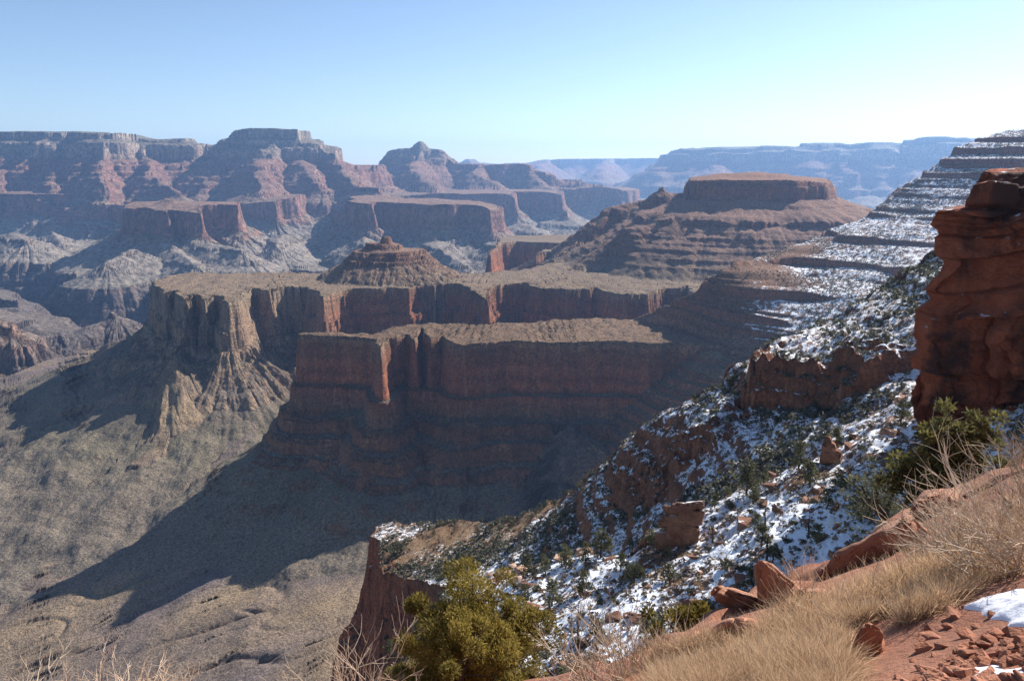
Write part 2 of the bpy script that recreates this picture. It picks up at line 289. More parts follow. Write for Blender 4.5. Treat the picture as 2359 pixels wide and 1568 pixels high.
P2 = [bz(u, v, RZ) for u, v in [(696, 769), (704, 771), (760, 772), (800, 776), (862, 778), (872, 796), (884, 800), (893, 775), (930, 770), (948, 778), (962, 764), (975, 757), (978, 770), (990, 778), (1012, 772), (1030, 788), (1062, 793), (1120, 788), (1200, 784), (1300, 787), (1420, 784), (1500, 791), (1560, 785), (1600, 790), (1640, 797), (1740, 818), (1850, 850)]] + \
     [(700, 900), (900, 1100), (500, 1300)] + [bz(u, v, RZ) for u, v in [(1500, 731), (1450, 731), (1300, 736), (1100, 746), (1000, 745), (950, 747), (900, 758), (860, 768), (780, 766), (710, 764)]]
Landform('near_promontory', 'mesa', ((0, 0), (3, -28), (8, -74), (18, -82), (23, -108), (40, -119), (44, -136), (60, -146), (66, -166), (80, -174), (84, -184), (95, -190), (160, -228), (270, -270), (500, -325), (1500, -700)), poly=P2, zf=flat(RZ),
         warp=((9, 90), (5, 34), (2.2, 14), (1.0, 6)), reach=900, pal='near', gully=7, gl=44, rough=2.6, rl=24)

for s_, w_ in (([(1310, 978, 1066), (1290, 1100, 1000)], 6), ([(1020, 1000, 1092), (1000, 1120, 1020)], 8), ([(1500, 960, 1060), (1480, 1040, 1010)], 5), ([(800, 1010, 1120), (780, 1100, 1060)], 5)):
    Landform('talus_slope', 'talus', ((0, 0), (110, -68), (240, -150), (400, -330)), line=[bp(*p) for p in s_], pal='tonto', reach=500, warp=((10, 60), (4, 20)), hw=w_, gully=7, gl=20, rough=1.5, rl=20)
# ---- capped red butte
capz = bp(1700, 412, 2080)[2]
Wb = ((12, 120), (7, 40), (3, 14))
cap = [bp(1590, 415, 2090), bp(1640, 415, 2030), bp(1720, 415, 2000), bp(1830, 416, 1990), bp(1900, 420, 2040), bp(1918, 424, 2120), bp(1900, 410, 2420), bp(1750, 404, 2500), bp(1640, 404, 2480), bp(1592, 410, 2300)]
cx_ = sum(p[0] for p in cap) / len(cap); cy_ = sum(p[1] for p in cap) / len(cap)
T_butte = make_T([(-97, -100), (-128, -141), (-152, -155), (-163, -169), (-178, -181), (-190, -196), (-208, -213), (-224, -227)], .05)
Landform('capped_butte', 'butte', ((0, 0), (4, -12), (9, -14), (14, -50), (20, -56)), poly=cap, zf=Tps([p for p in cap] + [(cx_, cy_, capz + 19)], .01), warp=((7, 60), (4, 20), (2, 8)), reach=40, pal='red', rough=1.5, rl=20)
Landform('capped_butte', 'butte', ((0, 0), (120, -42), (220, -98), (360, -172), (372, -400), (700, -500)), poly=[((p[0] - cx_) * 1.04 + cx_, (p[1] - cy_) * 1.04 + cy_) for p in cap], zf=flat(capz - 50), warp=Wb, reach=800, pal='red', gully=14, gl=70, rough=2.5, rl=30, T=T_butte)
Landform('capped_butte', 'butte', ((0, 0), (200, -130), (500, -260)), line=[bp(1580, 446, 2250), bp(1560, 447, 2280), bp(1530, 445, 2300), bp(1487, 460, 2300), bp(1440, 470, 2300), bp(1403, 480, 2300), bp(1372, 512, 2250), bp(1330, 556, 2200)], warp=Wb, reach=600, pal='red', gully=12, gl=50, rough=2, rl=20, T=T_butte, hw=10, snow=0.25)
Landform('capped_butte', 'butte', ((0, 0), (3, -8), (30, -26)), line=[bp(1520, 432, 2290), bp(1526, 431, 2290)], warp=((3, 12),), reach=60, pal='red', hw=3)
Landform('capped_butte', 'butte', ((0, 0), (160, -100), (400, -200)), line=[bp(1620, 480, 2000), bp(1520, 510, 1960), bp(1440, 525, 1950), bp(1400, 560, 1940), bp(1340, 608, 1900)], warp=Wb, reach=500, pal='red', gully=12, gl=50, rough=2, rl=20, T=T_butte, hw=12)
Landform('capped_butte', 'butte', ((0, 0), (160, -100), (400, -200)), line=[bp(1900, 470, 2050), bp(1960, 487, 2000), bp(2012, 506, 1950), bp(2100, 530, 1900)], warp=Wb, reach=500, pal='red', gully=12, gl=50, rough=2, rl=20, T=T_butte, hw=25)
# dark redwall block behind
Landform('redwall_block', 'block', ((0, 0), (12, -60), (30, -110), (50, -130), (200, -215)), poly=[bz(1130, 578, RZ), bz(1138, 566, RZ), bz(1152, 559, RZ), bz(1185, 556, RZ), bz(1250, 558, RZ), bz(1320, 563, RZ), bz(1420, 566, RZ), (900, 2700), (900, 3300), bz(1250, 542, RZ), bz(1184, 542, RZ), bz(1152, 547, RZ)],
         zf=flat(RZ), warp=((8, 90), (6, 30), (3, 12)), reach=600, pal='near', gully=8, gl=40)
Landform('redwall_block', 'block', ((0, 0), (12, -60), (30, -110), (50, -130), (200, -215)), poly=[bz(1238, 582, RZ), bz(1262, 578, RZ), bz(1330, 578, RZ), bz(1420, 584, RZ), (800, 2350), bz(1420, 568, RZ), bz(1300, 570, RZ), bz(1250, 573, RZ)],
         zf=flat(RZ), warp=((8, 90), (6, 30), (3, 12)), reach=500, pal='near', gully=8, gl=40)

# ---- big snowy ridge on the right
S3c = [bp(1450, 738, 1275), bp(1560, 690, 1230), bp(1637, 638, 1200), bp(1736, 605, 1250), bp(1800, 575, 1330), bp(1884, 543, 1450), bp(2010, 490, 1450), bp(2090, 430, 1470), bp(2150, 385, 1500), bp(2185, 355, 1510), bp(2250, 322, 1530), bp(2358, 302, 1550), bp(2600, 280, 1600)]
S3 = Tps(S3c + [bp(1640, 795, 1095), bp(1740, 815, 1040), bp(1720, 700, 1120), bp(1560, 760, 1190), bp(2020, 675, 1075), bp(2079, 624, 1140), bp(2134, 576, 1210), bp(2200, 480, 1330), bp(2250, 400, 1420), bp(1900, 640, 1190), bp(1950, 560, 1300), bp(1850, 800, 990), bp(2100, 900, 800), bp(2500, 500, 1200), (1500, 1100, 90)], .002)
T_s3 = make_T([(54, 45), (37, 21), (13, -4), (-9, -22), (-52, -54), (-84, -88), (-113, -126), (-144, -156), (-163, -168), (-176, -190), (-207, -212), (-226,-229)], .10)
Landform('snowy_ridge', 'ridge', ((0, 0), (60, -40), (200, -170), (500, -380)), poly=S3c + [(2500, 1500), (2500, 500), (700, 600), bp(1850, 870, 900), bp(1740, 818, 1035), bp(1640, 797, 1100), bp(1500, 770, 1180)], zf=S3, warp=((9, 80), (3, 26), (1, 9)), reach=600, pal='supai', rough=3.5, rl=65, T=T_s3, snow=1.0)

# ---- nearer snowy spur with the promontory at its end
S2c = [bp(2250, 520, 265), bp(2130, 600, 260), bp(1990, 690, 252), bp(1850, 770, 245), bp(1720, 830, 232), bp(1655, 888, 230), bp(1580, 925, 236), bp(1500, 962, 242), bp(1400, 1062, 255), bp(1320, 1125, 270), bp(1250, 1168, 290), bp(1180, 1188, 310), bp(1080, 1200, 330), bp(980, 1200, 345), bp(905, 1198, 350), bp(866, 1214, 350)]
Jr = [bp(862, 1240, 335), bp(872, 1275, 310), bp(915, 1320, 285), bp(1000, 1372, 262), bp(1045, 1398, 250), bp(1010, 1350, 246)]
S2f = S2c + [bp(880, 1260, 320), bp(1000, 1340, 265), bp(1100, 1290, 265), bp(1200, 1280, 240), bp(1400, 1220, 215), bp(1550, 1160, 190), bp(1690, 1080, 180), bp(1500, 1050, 225), bp(1700, 940, 208), bp(1800, 1000, 180), bp(1950, 1000, 165), bp(1850, 900, 205), bp(2050, 850, 190), bp(2000, 780, 215), bp(2200, 760, 190), (120, 60, -30), (60, 120, -58), (0, 130, -100), (200, 150, 0), (0, 200, -122)]
S2 = Tps(S2f, .001)
Landform('snowy_spur', 'spur', ((0, 0), (3, -10), (11, -42), (20, -54), (30, -120), (44, -150), (70, -200), (300, -330)), poly=S2c + Jr + [(-10, 150), (20, 60), (300, 60), (400, 300)], zf=S2, warp=((3.5, 22), (2, 8), (.8, 3)), reach=600, pal='supai_near', rough=2.0, rl=9, snow=1.0, micro=(4.3, 1.0), gully=4, gl=14,
         T=None)

# ---- the snowy slope just below the trail: a tilted sheet, crest first
def bpl(u, v):
    x, y, z = ray(u, v); k = -30 / (z - .47 * x + .265 * y); return (x * k, y * k, z * k)
S1c = [bpl(u, v) for u, v in [(2230, 860), (2120, 905), (2060, 932), (1990, 965), (1930, 1025), (1880, 1062), (1800, 1088), (1700, 1122), (1640, 1160), (1590, 1185), (1530, 1215), (1500, 1245), (1440, 1258), (1380, 1275), (1300, 1286), (1230, 1305), (1170, 1328), (1110, 1362), (1050, 1392), (1000, 1420), (950, 1462), (905, 1520), (880, 1580), (850, 1680)]]
Landform('snowy_slope', 'slope', ((0, 0), (2, -2.5), (6, -12), (20, -30), (60, -95), (150, -220), (300, -330)), poly=[(p[0], p[1]) for p in S1c] + [(-24, 36), (-6, 6), (0, -60), (200, -60), (200, 120)],
         zf=lambda x, y: -30 + .47 * x - .265 * y, warp=((1.6, 14), (1.0, 5), (.4, 1.7)), reach=400, pal='supai_near', rough=1.5, rl=6, snow=1.25, micro=(3.1, .55))
S1_ID = len(LF) - 1
for i, l in enumerate(LF): l.seed_id = i
SPUR_ID = len(LF) - 2

# cliff bands across the nearer spur, following surveyed lines
BANDS = [([bp(1690, 868, 215), bp(1760, 890, 208), bp(1850, 915, 200), bp(1930, 955, 190), bp(1965, 985, 182)], 9.0, 5.0),
         ([bp(1410, 1095, 232), bp(1425, 1130, 225), bp(1500, 1165, 212), bp(1545, 1195, 200)], 4.5, 4.0),
         ([bp(1500, 1000, 222), bp(1560, 1045, 210), bp(1640, 1090, 196)], 4.0, 3.5),
         ([bp(1900, 840, 206), bp(2000, 860, 195)], 3.0, 3.0)]

def height(x, y):
    z = np.full(x.shape, -860.0); ids = np.full(x.shape, 255, np.int32)
    z += 40 * ridged(x, y, 400, 3, 5)
    for l in LF: l.eval(x, y, z, ids)
    # lift the ground above each band: a step up on the uphill side
    m = (ids == SPUR_ID) & (y < 300)
    idx = np.nonzero(m)
    if len(idx[0]):
        X = x[idx]; Y = y[idx]; add = np.zeros_like(X)
        Xw = X + 2.5 * perlin(X / 9., Y / 9.) + 1.3 * perlin(X / 4.2 + 11, Y / 4.2) + 1.2 * perlin(X / 3.1, Y / 3.1); Yw = Y + 2.5 * perlin(X / 9. + 7, Y / 9.) + 1.2 * perlin(X / 3.1 + 5, Y / 3.1)
        for pts, hh, ww in BANDS:
            d, cx, cy, pr = dist_poly(Xw, Yw, xy(pts), closed=False)
            P = np.array(xy(pts)); n = len(P)
            # which side: uphill = farther from the camera
            ii = np.clip(pr.astype(int), 0, n - 2)
            tx = P[ii + 1, 0] - P[ii, 0]; ty = P[ii + 1, 1] - P[ii, 1]
            side = np.sign(tx * (Yw - cy) - ty * (Xw - cx))
            ends = np.clip(np.minimum(pr, n - 1 - pr) * 3, 0, 1)
            sd = d * side + .55 * perlin(X / 1.5, Y / 1.5) + .3 * perlin(X / .6, Y / .6)
            t_ = np.clip((sd + 2.2) / 4.4, 0, 1) * 3; fr = t_ - np.floor(t_); stp = (np.floor(t_) + np.clip((fr - .35) / .3, 0, 1)) / 3
            sd_ = sd
            hv = hh * (1 + .45 * perlin(pr * 2.3 + 3, pr * 0 + hh))
            add += hv * ends * (np.clip(stp, 0, 1) * 1.35 - .35) * np.where(sd > 0, np.exp(-np.maximum(sd - 2.2, 0) / (hh * 2.6)), np.exp(-np.maximum(-sd - 2.2, 0) / (hh * 1.6)))
        z[idx] += add
    return z, ids
if __name__ != 'terrain_probe':
    pass
#@@END_DESIGN

# ------------------------------------------------------------------ terrain sheet: rows are packed where the ground is steep
import os
QUICK = os.environ.get('QUICK')
NC, NR = (700, 1500) if QUICK else (1350, 2900)
TMAX = 0.84
def polar(t, r):   # t = x/y ; r = distance ahead
    return t * r, r
tc = np.linspace(-TMAX, TMAX, 170); rf = np.exp(np.linspace(math.log(14.0), math.log(17500.0), 2600))
Xc, Yc = polar(tc[:, None], rf[None, :]); Xc = Xc.astype(float); Yc = np.broadcast_to(Yc, Xc.shape).astype(float).copy()
Zc, _ = height(Xc, Yc)
sl_ = Zc / Yc; vis = sl_ >= np.maximum.accumulate(sl_, 1) - 0.004
for _k in range(6): vis[:, 1:-1] |= vis[:, :-2] | vis[:, 2:]; vis[1:-1] |= vis[:-2] | vis[2:]
w = np.abs(np.diff(sl_, axis=1)) * np.where(vis[:, 1:], 1.0, 0.18) + 0.03 * np.diff(np.log(rf))[None] + 1e-5
for _k in range(16):
    w[1:-1] = (w[:-2] + 2 * w[1:-1] + w[2:]) / 4
ker = np.ones(5) / 5
w = np.apply_along_axis(lambda a: np.convolve(a, ker, 'same'), 1, w)
cum = np.concatenate([np.zeros((len(tc), 1)), np.cumsum(w, 1)], 1); cum /= cum[:, -1:]
q = np.linspace(0, 1, NR)
rows = np.stack([np.interp(q, cum[i], np.log(rf)) for i in range(len(tc))])
tt = np.linspace(-TMAX, TMAX, NC)
ti = np.clip((tt + TMAX) / (2 * TMAX) * (len(tc) - 1), 0, len(tc) - 1.0001); i0 = ti.astype(int); ff = (ti - i0)[:, None]
RR = np.exp(rows[i0] * (1 - ff) + rows[i0 + 1] * ff)
GX = (tt[:, None] * RR); GY = RR
GZ, GID = height(GX, GY)
print('terrain heights', round(time.time() - T00, 1))

# normals on the grid
def grid_normals(X, Y, Z):
    ax = np.gradient(X, axis=0); ay = np.gradient(Y, axis=0); az = np.gradient(Z, axis=0)
    bx = np.gradient(X, axis=1); by = np.gradient(Y, axis=1); b_z = np.gradient(Z, axis=1)
    nx = ay * b_z - az * by; ny = az * bx - ax * b_z; nz = ax * by - ay * bx
    n = np.sqrt(nx * nx + ny * ny + nz * nz) + 1e-12
    s = np.sign(nz); s[s == 0] = 1
    return nx / n * s, ny / n * s, np.abs(nz) / n
NX, NY, NZ = grid_normals(GX, GY, GZ)

ALB = 0.60
PAL = {   # elevation, cliff colour, gentle-slope colour
 'far': [(420, (.46, .40, .33), (.26, .25, .19)), (262, (.46, .40, .33), (.24, .23, .17)), (214, (.44, .37, .30), (.30, .26, .20)), (140, (.46, .37, .30), (.30, .25, .20)), (60, (.44, .33, .26), (.33, .24, .18)), (40, (.34, .19, .14), (.33, .20, .15)),
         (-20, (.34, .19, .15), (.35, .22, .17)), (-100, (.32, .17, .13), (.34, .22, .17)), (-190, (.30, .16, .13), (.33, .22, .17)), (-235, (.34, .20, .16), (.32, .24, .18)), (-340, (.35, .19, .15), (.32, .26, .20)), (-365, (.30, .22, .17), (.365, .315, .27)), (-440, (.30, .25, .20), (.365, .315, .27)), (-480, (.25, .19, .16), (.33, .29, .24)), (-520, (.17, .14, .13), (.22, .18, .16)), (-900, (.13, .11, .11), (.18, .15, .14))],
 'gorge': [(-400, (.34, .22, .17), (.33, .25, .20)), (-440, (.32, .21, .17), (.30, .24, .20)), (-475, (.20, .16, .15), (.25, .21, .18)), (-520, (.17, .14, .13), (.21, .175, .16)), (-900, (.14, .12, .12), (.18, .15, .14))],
 'tonto': [(-300, (.29, .23, .18), (.265, .215, .175)), (-470, (.28, .22, .175), (.265, .215, .18)), (-530, (.27, .215, .18), (.265, .218, .19)), (-900, (.18, .15, .13), (.2, .17, .15))],
 'near': [(-240, (.42, .31, .21), (.30, .225, .165)), (-252, (.46, .33, .22), (.32, .24, .175)), (-262, (.36, .19, .12), (.32, .23, .15)), (-300, (.44, .18, .11), (.25, .19, .13)), (-332, (.40, .165, .10), (.22, .18, .13)), (-358, (.30, .19, .12), (.175, .148, .12)), (-372, (.34, .17, .10), (.175, .148, .12)), (-402, (.31, .17, .105), (.20, .165, .135)), (-440, (.30, .15, .095), (.20, .17, .13)), (-455, (.34, .19, .11), (.22, .19, .14)), (-490, (.26, .20, .15), (.24, .20, .16)), (-560, (.24, .20, .16), (.24, .205, .17))],
 'red': [(0, (.30, .15, .10), (.34, .20, .14)), (-40, (.28, .135, .09), (.33, .19, .13)), (-90, (.25, .12, .085), (.31, .19, .14)), (-200, (.25, .13, .09), (.29, .19, .14)), (-250, (.3, .19, .14), (.27, .21, .15))],
 'supai': [(60, (.34, .13, .08), (.26, .15, .10)), (-113, (.34, .15, .09), (.27, .155, .10)), (-215, (.34, .16, .10), (.28, .17, .115)), (-250, (.32, .17, .11), (.25, .18, .125)), (-300, (.33, .16, .10), (.22, .17, .12))],
 'supai_near': [(0, (.33, .14, .085), (.25, .15, .10)), (-120, (.34, .17, .11), (.27, .18, .12)), (-150, (.38, .18, .11), (.29, .2, .13)), (-170, (.48, .17, .10), (.24, .16, .11)), (-240, (.46, .165, .10), (.22, .16, .11)), (-400, (.3, .15, .1), (.2, .17, .12))]}
X1 = GX.ravel(); Y1 = GY.ravel(); Z1 = GZ.ravel(); ID1 = GID.ravel(); NZ1 = NZ.ravel()
colr = np.zeros((len(X1), 3), np.float32); snow = np.zeros(len(X1), np.float32)
detail_n = fbm(X1, Y1, 60, 3, 31); big_n = fbm(X1, Y1, 420, 3, 32)
zz = Z1 + 6 * big_n + 2 * detail_n
for i, l in enumerate(LF):
    m = ID1 == i
    if not m.any(): continue
    tab = PAL[l.pal][::-1]; zs = [t[0] for t in tab]
    z = zz[m] + (fbm(X1[m], Y1[m], 26, 3, 35) * 8 + 7 * big_n[m] + np.clip(-345 - zz[m], 0, 40) / 40 * 22 * fbm(X1[m], Y1[m], 70, 3, 36) if l.pal == 'near' else 0)
    cl = np.stack([np.interp(z, zs, [t[1][k] for t in tab]) for k in range(3)], 1)
    fl = np.stack([np.interp(z, zs, [t[2][k] for t in tab]) for k in range(3)], 1)
    f = np.clip((NZ1[m] - 0.62) / 0.2, 0, 1)[:, None]
    # thin beds: light and dark courses in the cliffs
    kz = .26 if l.pal == 'supai_near' else 1.0
    bed = perlin(z / (4.2 * kz) + 11.3, z * 0 + 2.2) * .5 + perlin(z / (11. * kz) + 3.3, z * 0 + 9.1) * .7
    cl = cl * (1 + 0.55 * bed[:, None])
    c = cl * (1 - f) + fl * f
    if l.name == 'far_promontory':      # sunlit tan of the left-end cliffs blended into their colour
        k = np.clip((-330 - X1[m]) / 120, 0, 1)[:, None] * f.__rsub__(1); c = c * (1 - k * .75) + k * .75 * np.array((.42, .34, .25)) * (1 + .25 * bed[:, None])
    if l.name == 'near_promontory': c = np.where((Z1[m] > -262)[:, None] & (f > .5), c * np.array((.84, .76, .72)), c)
    if l.pal == 'tonto' or (l.kind == 'mesa'): c = np.where((f > .5) & (Z1[m] < -400)[:, None], c * 1.2, c)
    if l.pal == 'tonto':
        k = np.clip(.5 + 1.6 * fbm(X1[m] * .8 + Y1[m] * .6, (Y1[m] * .8 - X1[m] * .6) * 2.2, 260, 4, 37), 0, 1)[:, None]; c = c * ((1 - k) * np.array((.80, .80, .88)) + k * np.array((1.28, 1.2, 1.0)))
    c *= (1 + 0.22 * detail_n[m] + 0.16 * big_n[m])[:, None]
    lum = c.mean(1, keepdims=True); c = np.clip(lum + (c - lum) * 1.18, .01, 1)
    colr[m] = c * ALB
    if l.snow: snow[m] = l.snow
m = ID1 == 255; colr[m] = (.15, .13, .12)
# snow lies on shaded benches: more with height, towards the right, on gentler ground
r3 = [l.seed_id for l in LF if l.name == 'snowy_ridge'][0]
snow *= np.clip((NZ1 - np.where(ID1 == r3, .66, .48)) / 0.16, 0, 1)
r3 = [l.seed_id for l in LF if l.name == 'snowy_ridge'][0]
m = ID1 == r3
snow[m] *= np.clip(0.62 + (X1[m] / Y1[m] - .21) * 2.3 + 0.5 * fbm(X1[m], Y1[m], 120, 3, 61), 0.0, 1)
m = ID1 == S1_ID
snow[m] *= np.clip(0.86 + 0.45 * fbm(X1[m], Y1[m], 14, 4, 63) - np.clip((X1[m]*-1 - 2) / 14, 0, .6), 0, 1)
m = ID1 == SPUR_ID
snow[m] *= np.clip(1.18 + 0.5 * fbm(X1[m], Y1[m], 35, 3, 62) - np.clip((Y1[m] - 255) / 40, 0, .36), 0.0, 1)

# ------------------------------------------------------------------ materials
def nodes_of(name):
    m = bpy.data.materials.new(name); m.use_nodes = True
    return m, m.node_tree.nodes, m.node_tree.links
def N(nt, kind, **k):
    n = nt.new(kind)
    for a, b in k.items(): setattr(n, a, b)
    return n
def terrain_mat(name, s_fine, s_mid, bump=1.0, vegcol=(.07, .075, .045), veg=0.5, snowscale=1.0, dark=0.0):
    m, n, l = nodes_of(name)
    bs = n['Principled BSDF']; bs.inputs['Roughness'].default_value = 0.95; bs.inputs['Specular IOR Level'].default_value = 0.12
    geo = N(n, 'ShaderNodeNewGeometry'); att = N(n, 'ShaderNodeAttribute', attribute_name='ground_colour'); asn = N(n, 'ShaderNodeAttribute', attribute_name='snow_cover')
    asl = N(n, 'ShaderNodeAttribute', attribute_name='gentle')
    def noise(scale, det=6, rough=.6, vec=None, dist=0.0):
        t = N(n, 'ShaderNodeTexNoise'); t.inputs['Scale'].default_value = scale; t.inputs['Detail'].default_value = det; t.inputs['Roughness'].default_value = rough; t.inputs['Distortion'].default_value = dist
        l.new(vec or geo.outputs['Position'], t.inputs['Vector']); return t.outputs[0]
    def ramp(fac, a, b, ca=(0, 0, 0, 1), cb=(1, 1, 1, 1)):
        r = N(n, 'ShaderNodeMapRange'); r.inputs[1].default_value = a; r.inputs[2].default_value = b; l.new(fac, r.inputs[0]); return r.outputs[0]
    def math_(op, a, b):
        t = N(n, 'ShaderNodeMath', operation=op)
        for i, v in enumerate((a, b)):
            if isinstance(v, (int, float)): t.inputs[i].default_value = v
            else: l.new(v, t.inputs[i])
        return t.outputs[0]
    def mix(f, a, b, mode='MIX'):
        t = N(n, 'ShaderNodeMix', data_type='RGBA', blend_type=mode)
        if isinstance(f, (int, float)): t.inputs[0].default_value = f
        else: l.new(f, t.inputs[0])
        for i, v in ((6, a), (7, b)):
            if isinstance(v, tuple): t.inputs[i].default_value = (*v, 1)
            else: l.new(v, t.inputs[i])
        return t.outputs[2]
    # cliffs: vertical streaks (coordinates squeezed in z), beds (stretched in x,y)
    mp = N(n, 'ShaderNodeMapping'); mp.inputs['Scale'].default_value = (1, 1, .12); l.new(geo.outputs['Position'], mp.inputs['Vector'])
    mb = N(n, 'ShaderNodeMapping'); mb.inputs['Scale'].default_value = (.08, .08, 1); l.new(geo.outputs['Position'], mb.inputs['Vector'])
    streak = noise(s_mid, 5, .65, mp.outputs[0]); beds = noise(s_mid * 1.4, 4, .6, mb.outputs[0])
    fine = noise(s_fine, 6, .7); mid = noise(s_mid * .6, 5, .6)
    col = att.outputs['Color']
    col = mix(ramp(fine, .36, .64), mix(1.0, col, (.45, .45, .47), 'MULTIPLY'), mix(1.0, col, (1.6, 1.56, 1.48), 'MULTIPLY'))
    steep = math_('SUBTRACT', 1.0, asl.outputs['Fac'])
    sfac = math_('MULTIPLY', steep, ramp(streak, .45, .72))
    col = mix(math_('MULTIPLY', sfac, .55), col, (.10, .07, .06))
    lfac = math_('MULTIPLY', steep, ramp(streak, .45, .25))
    col = mix(math_('MULTIPLY', lfac, .35), col, (.48, .33, .23))
    bfac = math_('MULTIPLY', steep, ramp(beds, .52, .70))
    col = mix(math_('MULTIPLY', bfac, .34), col, (.13, .09, .07))
    # scattered brush
    vn = noise(s_fine * 1.1, 3, .6)
    vm = math_('MULTIPLY', ramp(vn, .56, .62), ramp(mid, .35, .6))
    vm = math_('MULTIPLY', vm, math_('MULTIPLY', math_('ADD', math_('MULTIPLY', asl.outputs['Fac'], .8), .2), veg))
    col = mix(vm, col, vegcol)
    # snow
    sn1 = noise(.22 * snowscale, 8, .68, None, .6); sn2 = noise(.9 * snowscale, 6, .7)
    sv = math_('ADD', math_('MULTIPLY', sn1, .55), math_('MULTIPLY', sn2, .45))
    thr = math_('SUBTRACT', .96, math_('MULTIPLY', asn.outputs['Fac'], .46))
    sm = ramp(math_('SUBTRACT', sv, thr), -.015, .02)
    col = mix(sm, col, (.84, .87, .92))
    l.new(col, bs.inputs['Base Color'])
    # relief
    bh = math_('ADD', math_('MULTIPLY', fine, 1.0), math_('MULTIPLY', math_('MULTIPLY', steep, math_('ADD', streak, beds)), 1.6))
    bm = N(n, 'ShaderNodeBump'); bm.inputs['Strength'].default_value = bump; bm.inputs['Distance'].default_value = 1.0 / s_fine * .55
    l.new(bh, bm.inputs['Height']); l.new(bm.outputs[0], bs.inputs['Normal'])
    return m
MAT = {'far': terrain_mat('far_rock', .045, .02, .8, veg=.35, vegcol=(.10, .10, .07)),
       'gorge': terrain_mat('gorge_rock', .09, .04, 1.0, veg=.2),
       'tonto': terrain_mat('platform_ground', .34, .09, 1.5, veg=.6, vegcol=(.10, .085, .065)),
       'near': terrain_mat('redwall_rock', .30, .12, 1.3, veg=.7, vegcol=(.08, .072, .055)),
       'red': terrain_mat('butte_rock', .22, .10, .9, veg=.5, vegcol=(.09, .085, .06)),
       'supai': terrain_mat('ledge_rock_with_snow', .34, .16, 1.0, veg=.75, snowscale=.55),
       'supai_near': terrain_mat('spur_rock_with_snow', 1.3, .55, .9, veg=.8, snowscale=2.2)}

# ------------------------------------------------------------------ split the sheet into named landforms
def mesh_from(name, co, quads, attrs, mat, smooth=True):
    me = bpy.data.meshes.new(name)
    me.vertices.add(len(co)); me.vertices.foreach_set('co', np.ascontiguousarray(co, np.float32).ravel())
    nq = len(quads)
    me.loops.add(nq * 4); me.loops.foreach_set('vertex_index', np.ascontiguousarray(quads, np.int32).ravel())
    me.polygons.add(nq); me.polygons.foreach_set('loop_start', np.arange(0, nq * 4, 4, dtype=np.int32))
    me.polygons.foreach_set('use_smooth', np.full(nq, smooth))
    for k, a in attrs.items():
        if a.ndim == 2:
            at = me.attributes.new(k, 'FLOAT_COLOR', 'POINT'); buf = np.ones((len(co), 4), np.float32); buf[:, :3] = a; at.data.foreach_set('color', buf.ravel())
        else:
            at = me.attributes.new(k, 'FLOAT', 'POINT'); at.data.foreach_set('value', a.astype(np.float32))
    me.materials.append(mat); me.update(calc_edges=True)
    return me
GROUPS = {
 'canyon_floor': ('canyon_floor', 'grey brown desert platform and gullied gorge rims below the cliffs'),
 'gorge_wall': ('gorge_terrain', 'dark rugged inner gorge slopes at the left below the platform rim'),
 'far_rim': ('far_rim', 'hazy blue far canyon rim along the right horizon'),
 'north_rim': ('canyon_rim', 'pale banded high rim with red spurs at the left horizon'),
 'temple_butte': ('flat_topped_mountain', 'broad flat topped banded mountain at the left of the pointed peak'),
 'pointed_temple': ('pointed_mountain', 'domed mountain with a small pointed summit under the sky'),
 'redwall_bench': ('cliff_bench', 'long line of red cliffs and benches below the far mountains'),
 'far_knoll': ('hill', 'small dark knolls on the far benches'),
 'free_mesa': ('mesa', 'sharp edged red mesa with a tiny cone on top and grey aprons below'),
 'talus_slope': ('talus_terrain', 'grey fluted talus slopes fanning below the cliffs'),
 'far_promontory': ('cliff_plateau', 'long tan topped promontory with pale fluted cliffs at its left end'),
 'pointed_knoll': ('hill', 'small red stepped pyramid standing on the tan promontory'),
 'near_promontory': ('shaded_plateau', 'shaded red cliff promontory with a thin flat top in the middle'),
 'capped_butte': ('butte', 'dark red butte with a thick flat cap and long stepped slopes'),
 'redwall_block': ('cliff_block', 'dark rounded red cliff block behind the left foot of the capped butte'),
 'snowy_ridge': ('snowy_ridge', 'big ridge with snow on its ledges climbing to the right edge'),
 'snowy_slope': ('snowy_slope', 'snow covered slope with small trees and dry shrubs just below the foreground boulders'),
 'snowy_spur': ('snowy_spur', 'snow patched spur with scrub ending in a sheer red promontory'),
 None: ('gorge_floor', 'deep floor of the inner gorge')}
fid = ID1.reshape(NC, NR)[:-1, :-1].ravel()
names = [l.name for l in LF]
gi = np.arange(NC * NR).reshape(NC, NR)
Q = np.stack([gi[:-1, :-1], gi[1:, :-1], gi[1:, 1:], gi[:-1, 1:]], -1).reshape(-1, 4)
COALL = np.stack([X1, Y1, Z1], 1)
gentle = np.clip((NZ1 - 0.60) / 0.22, 0, 1)
for key, (nm, lab) in GROUPS.items():
    ids_ = [i for i, l in enumerate(LF) if l.name == key] if key else [255]
    m = np.isin(fid, ids_)
    if not m.any(): print('nothing for', key); continue
    pals = {}
    for i in ids_:
        p = LF[i].pal if key else 'gorge'
        pals.setdefault(p, []).append(i)
    top = None
    # one mesh per landform, one material slot per palette
    qs = Q[m]; used, inv = np.unique(qs, return_inverse=True)
    me = mesh_from(nm, COALL[used], inv.reshape(-1, 4), {'ground_colour': colr[used], 'snow_cover': snow[used], 'gentle': gentle[used]}, MAT[list(pals)[0]])
    if len(pals) > 1:
        mi = np.zeros(m.sum(), np.int32)
        for k, p in enumerate(list(pals)[1:], 1):
            me.materials.append(MAT[p]); mi[np.isin(fid[m], pals[p])] = k
        me.polygons.foreach_set('material_index', mi)
    o = bpy.data.objects.new(nm, me); COL.objects.link(o); o['kind'] = 'structure'; o['label'] = lab
print('terrain built', round(time.time() - T00, 1))

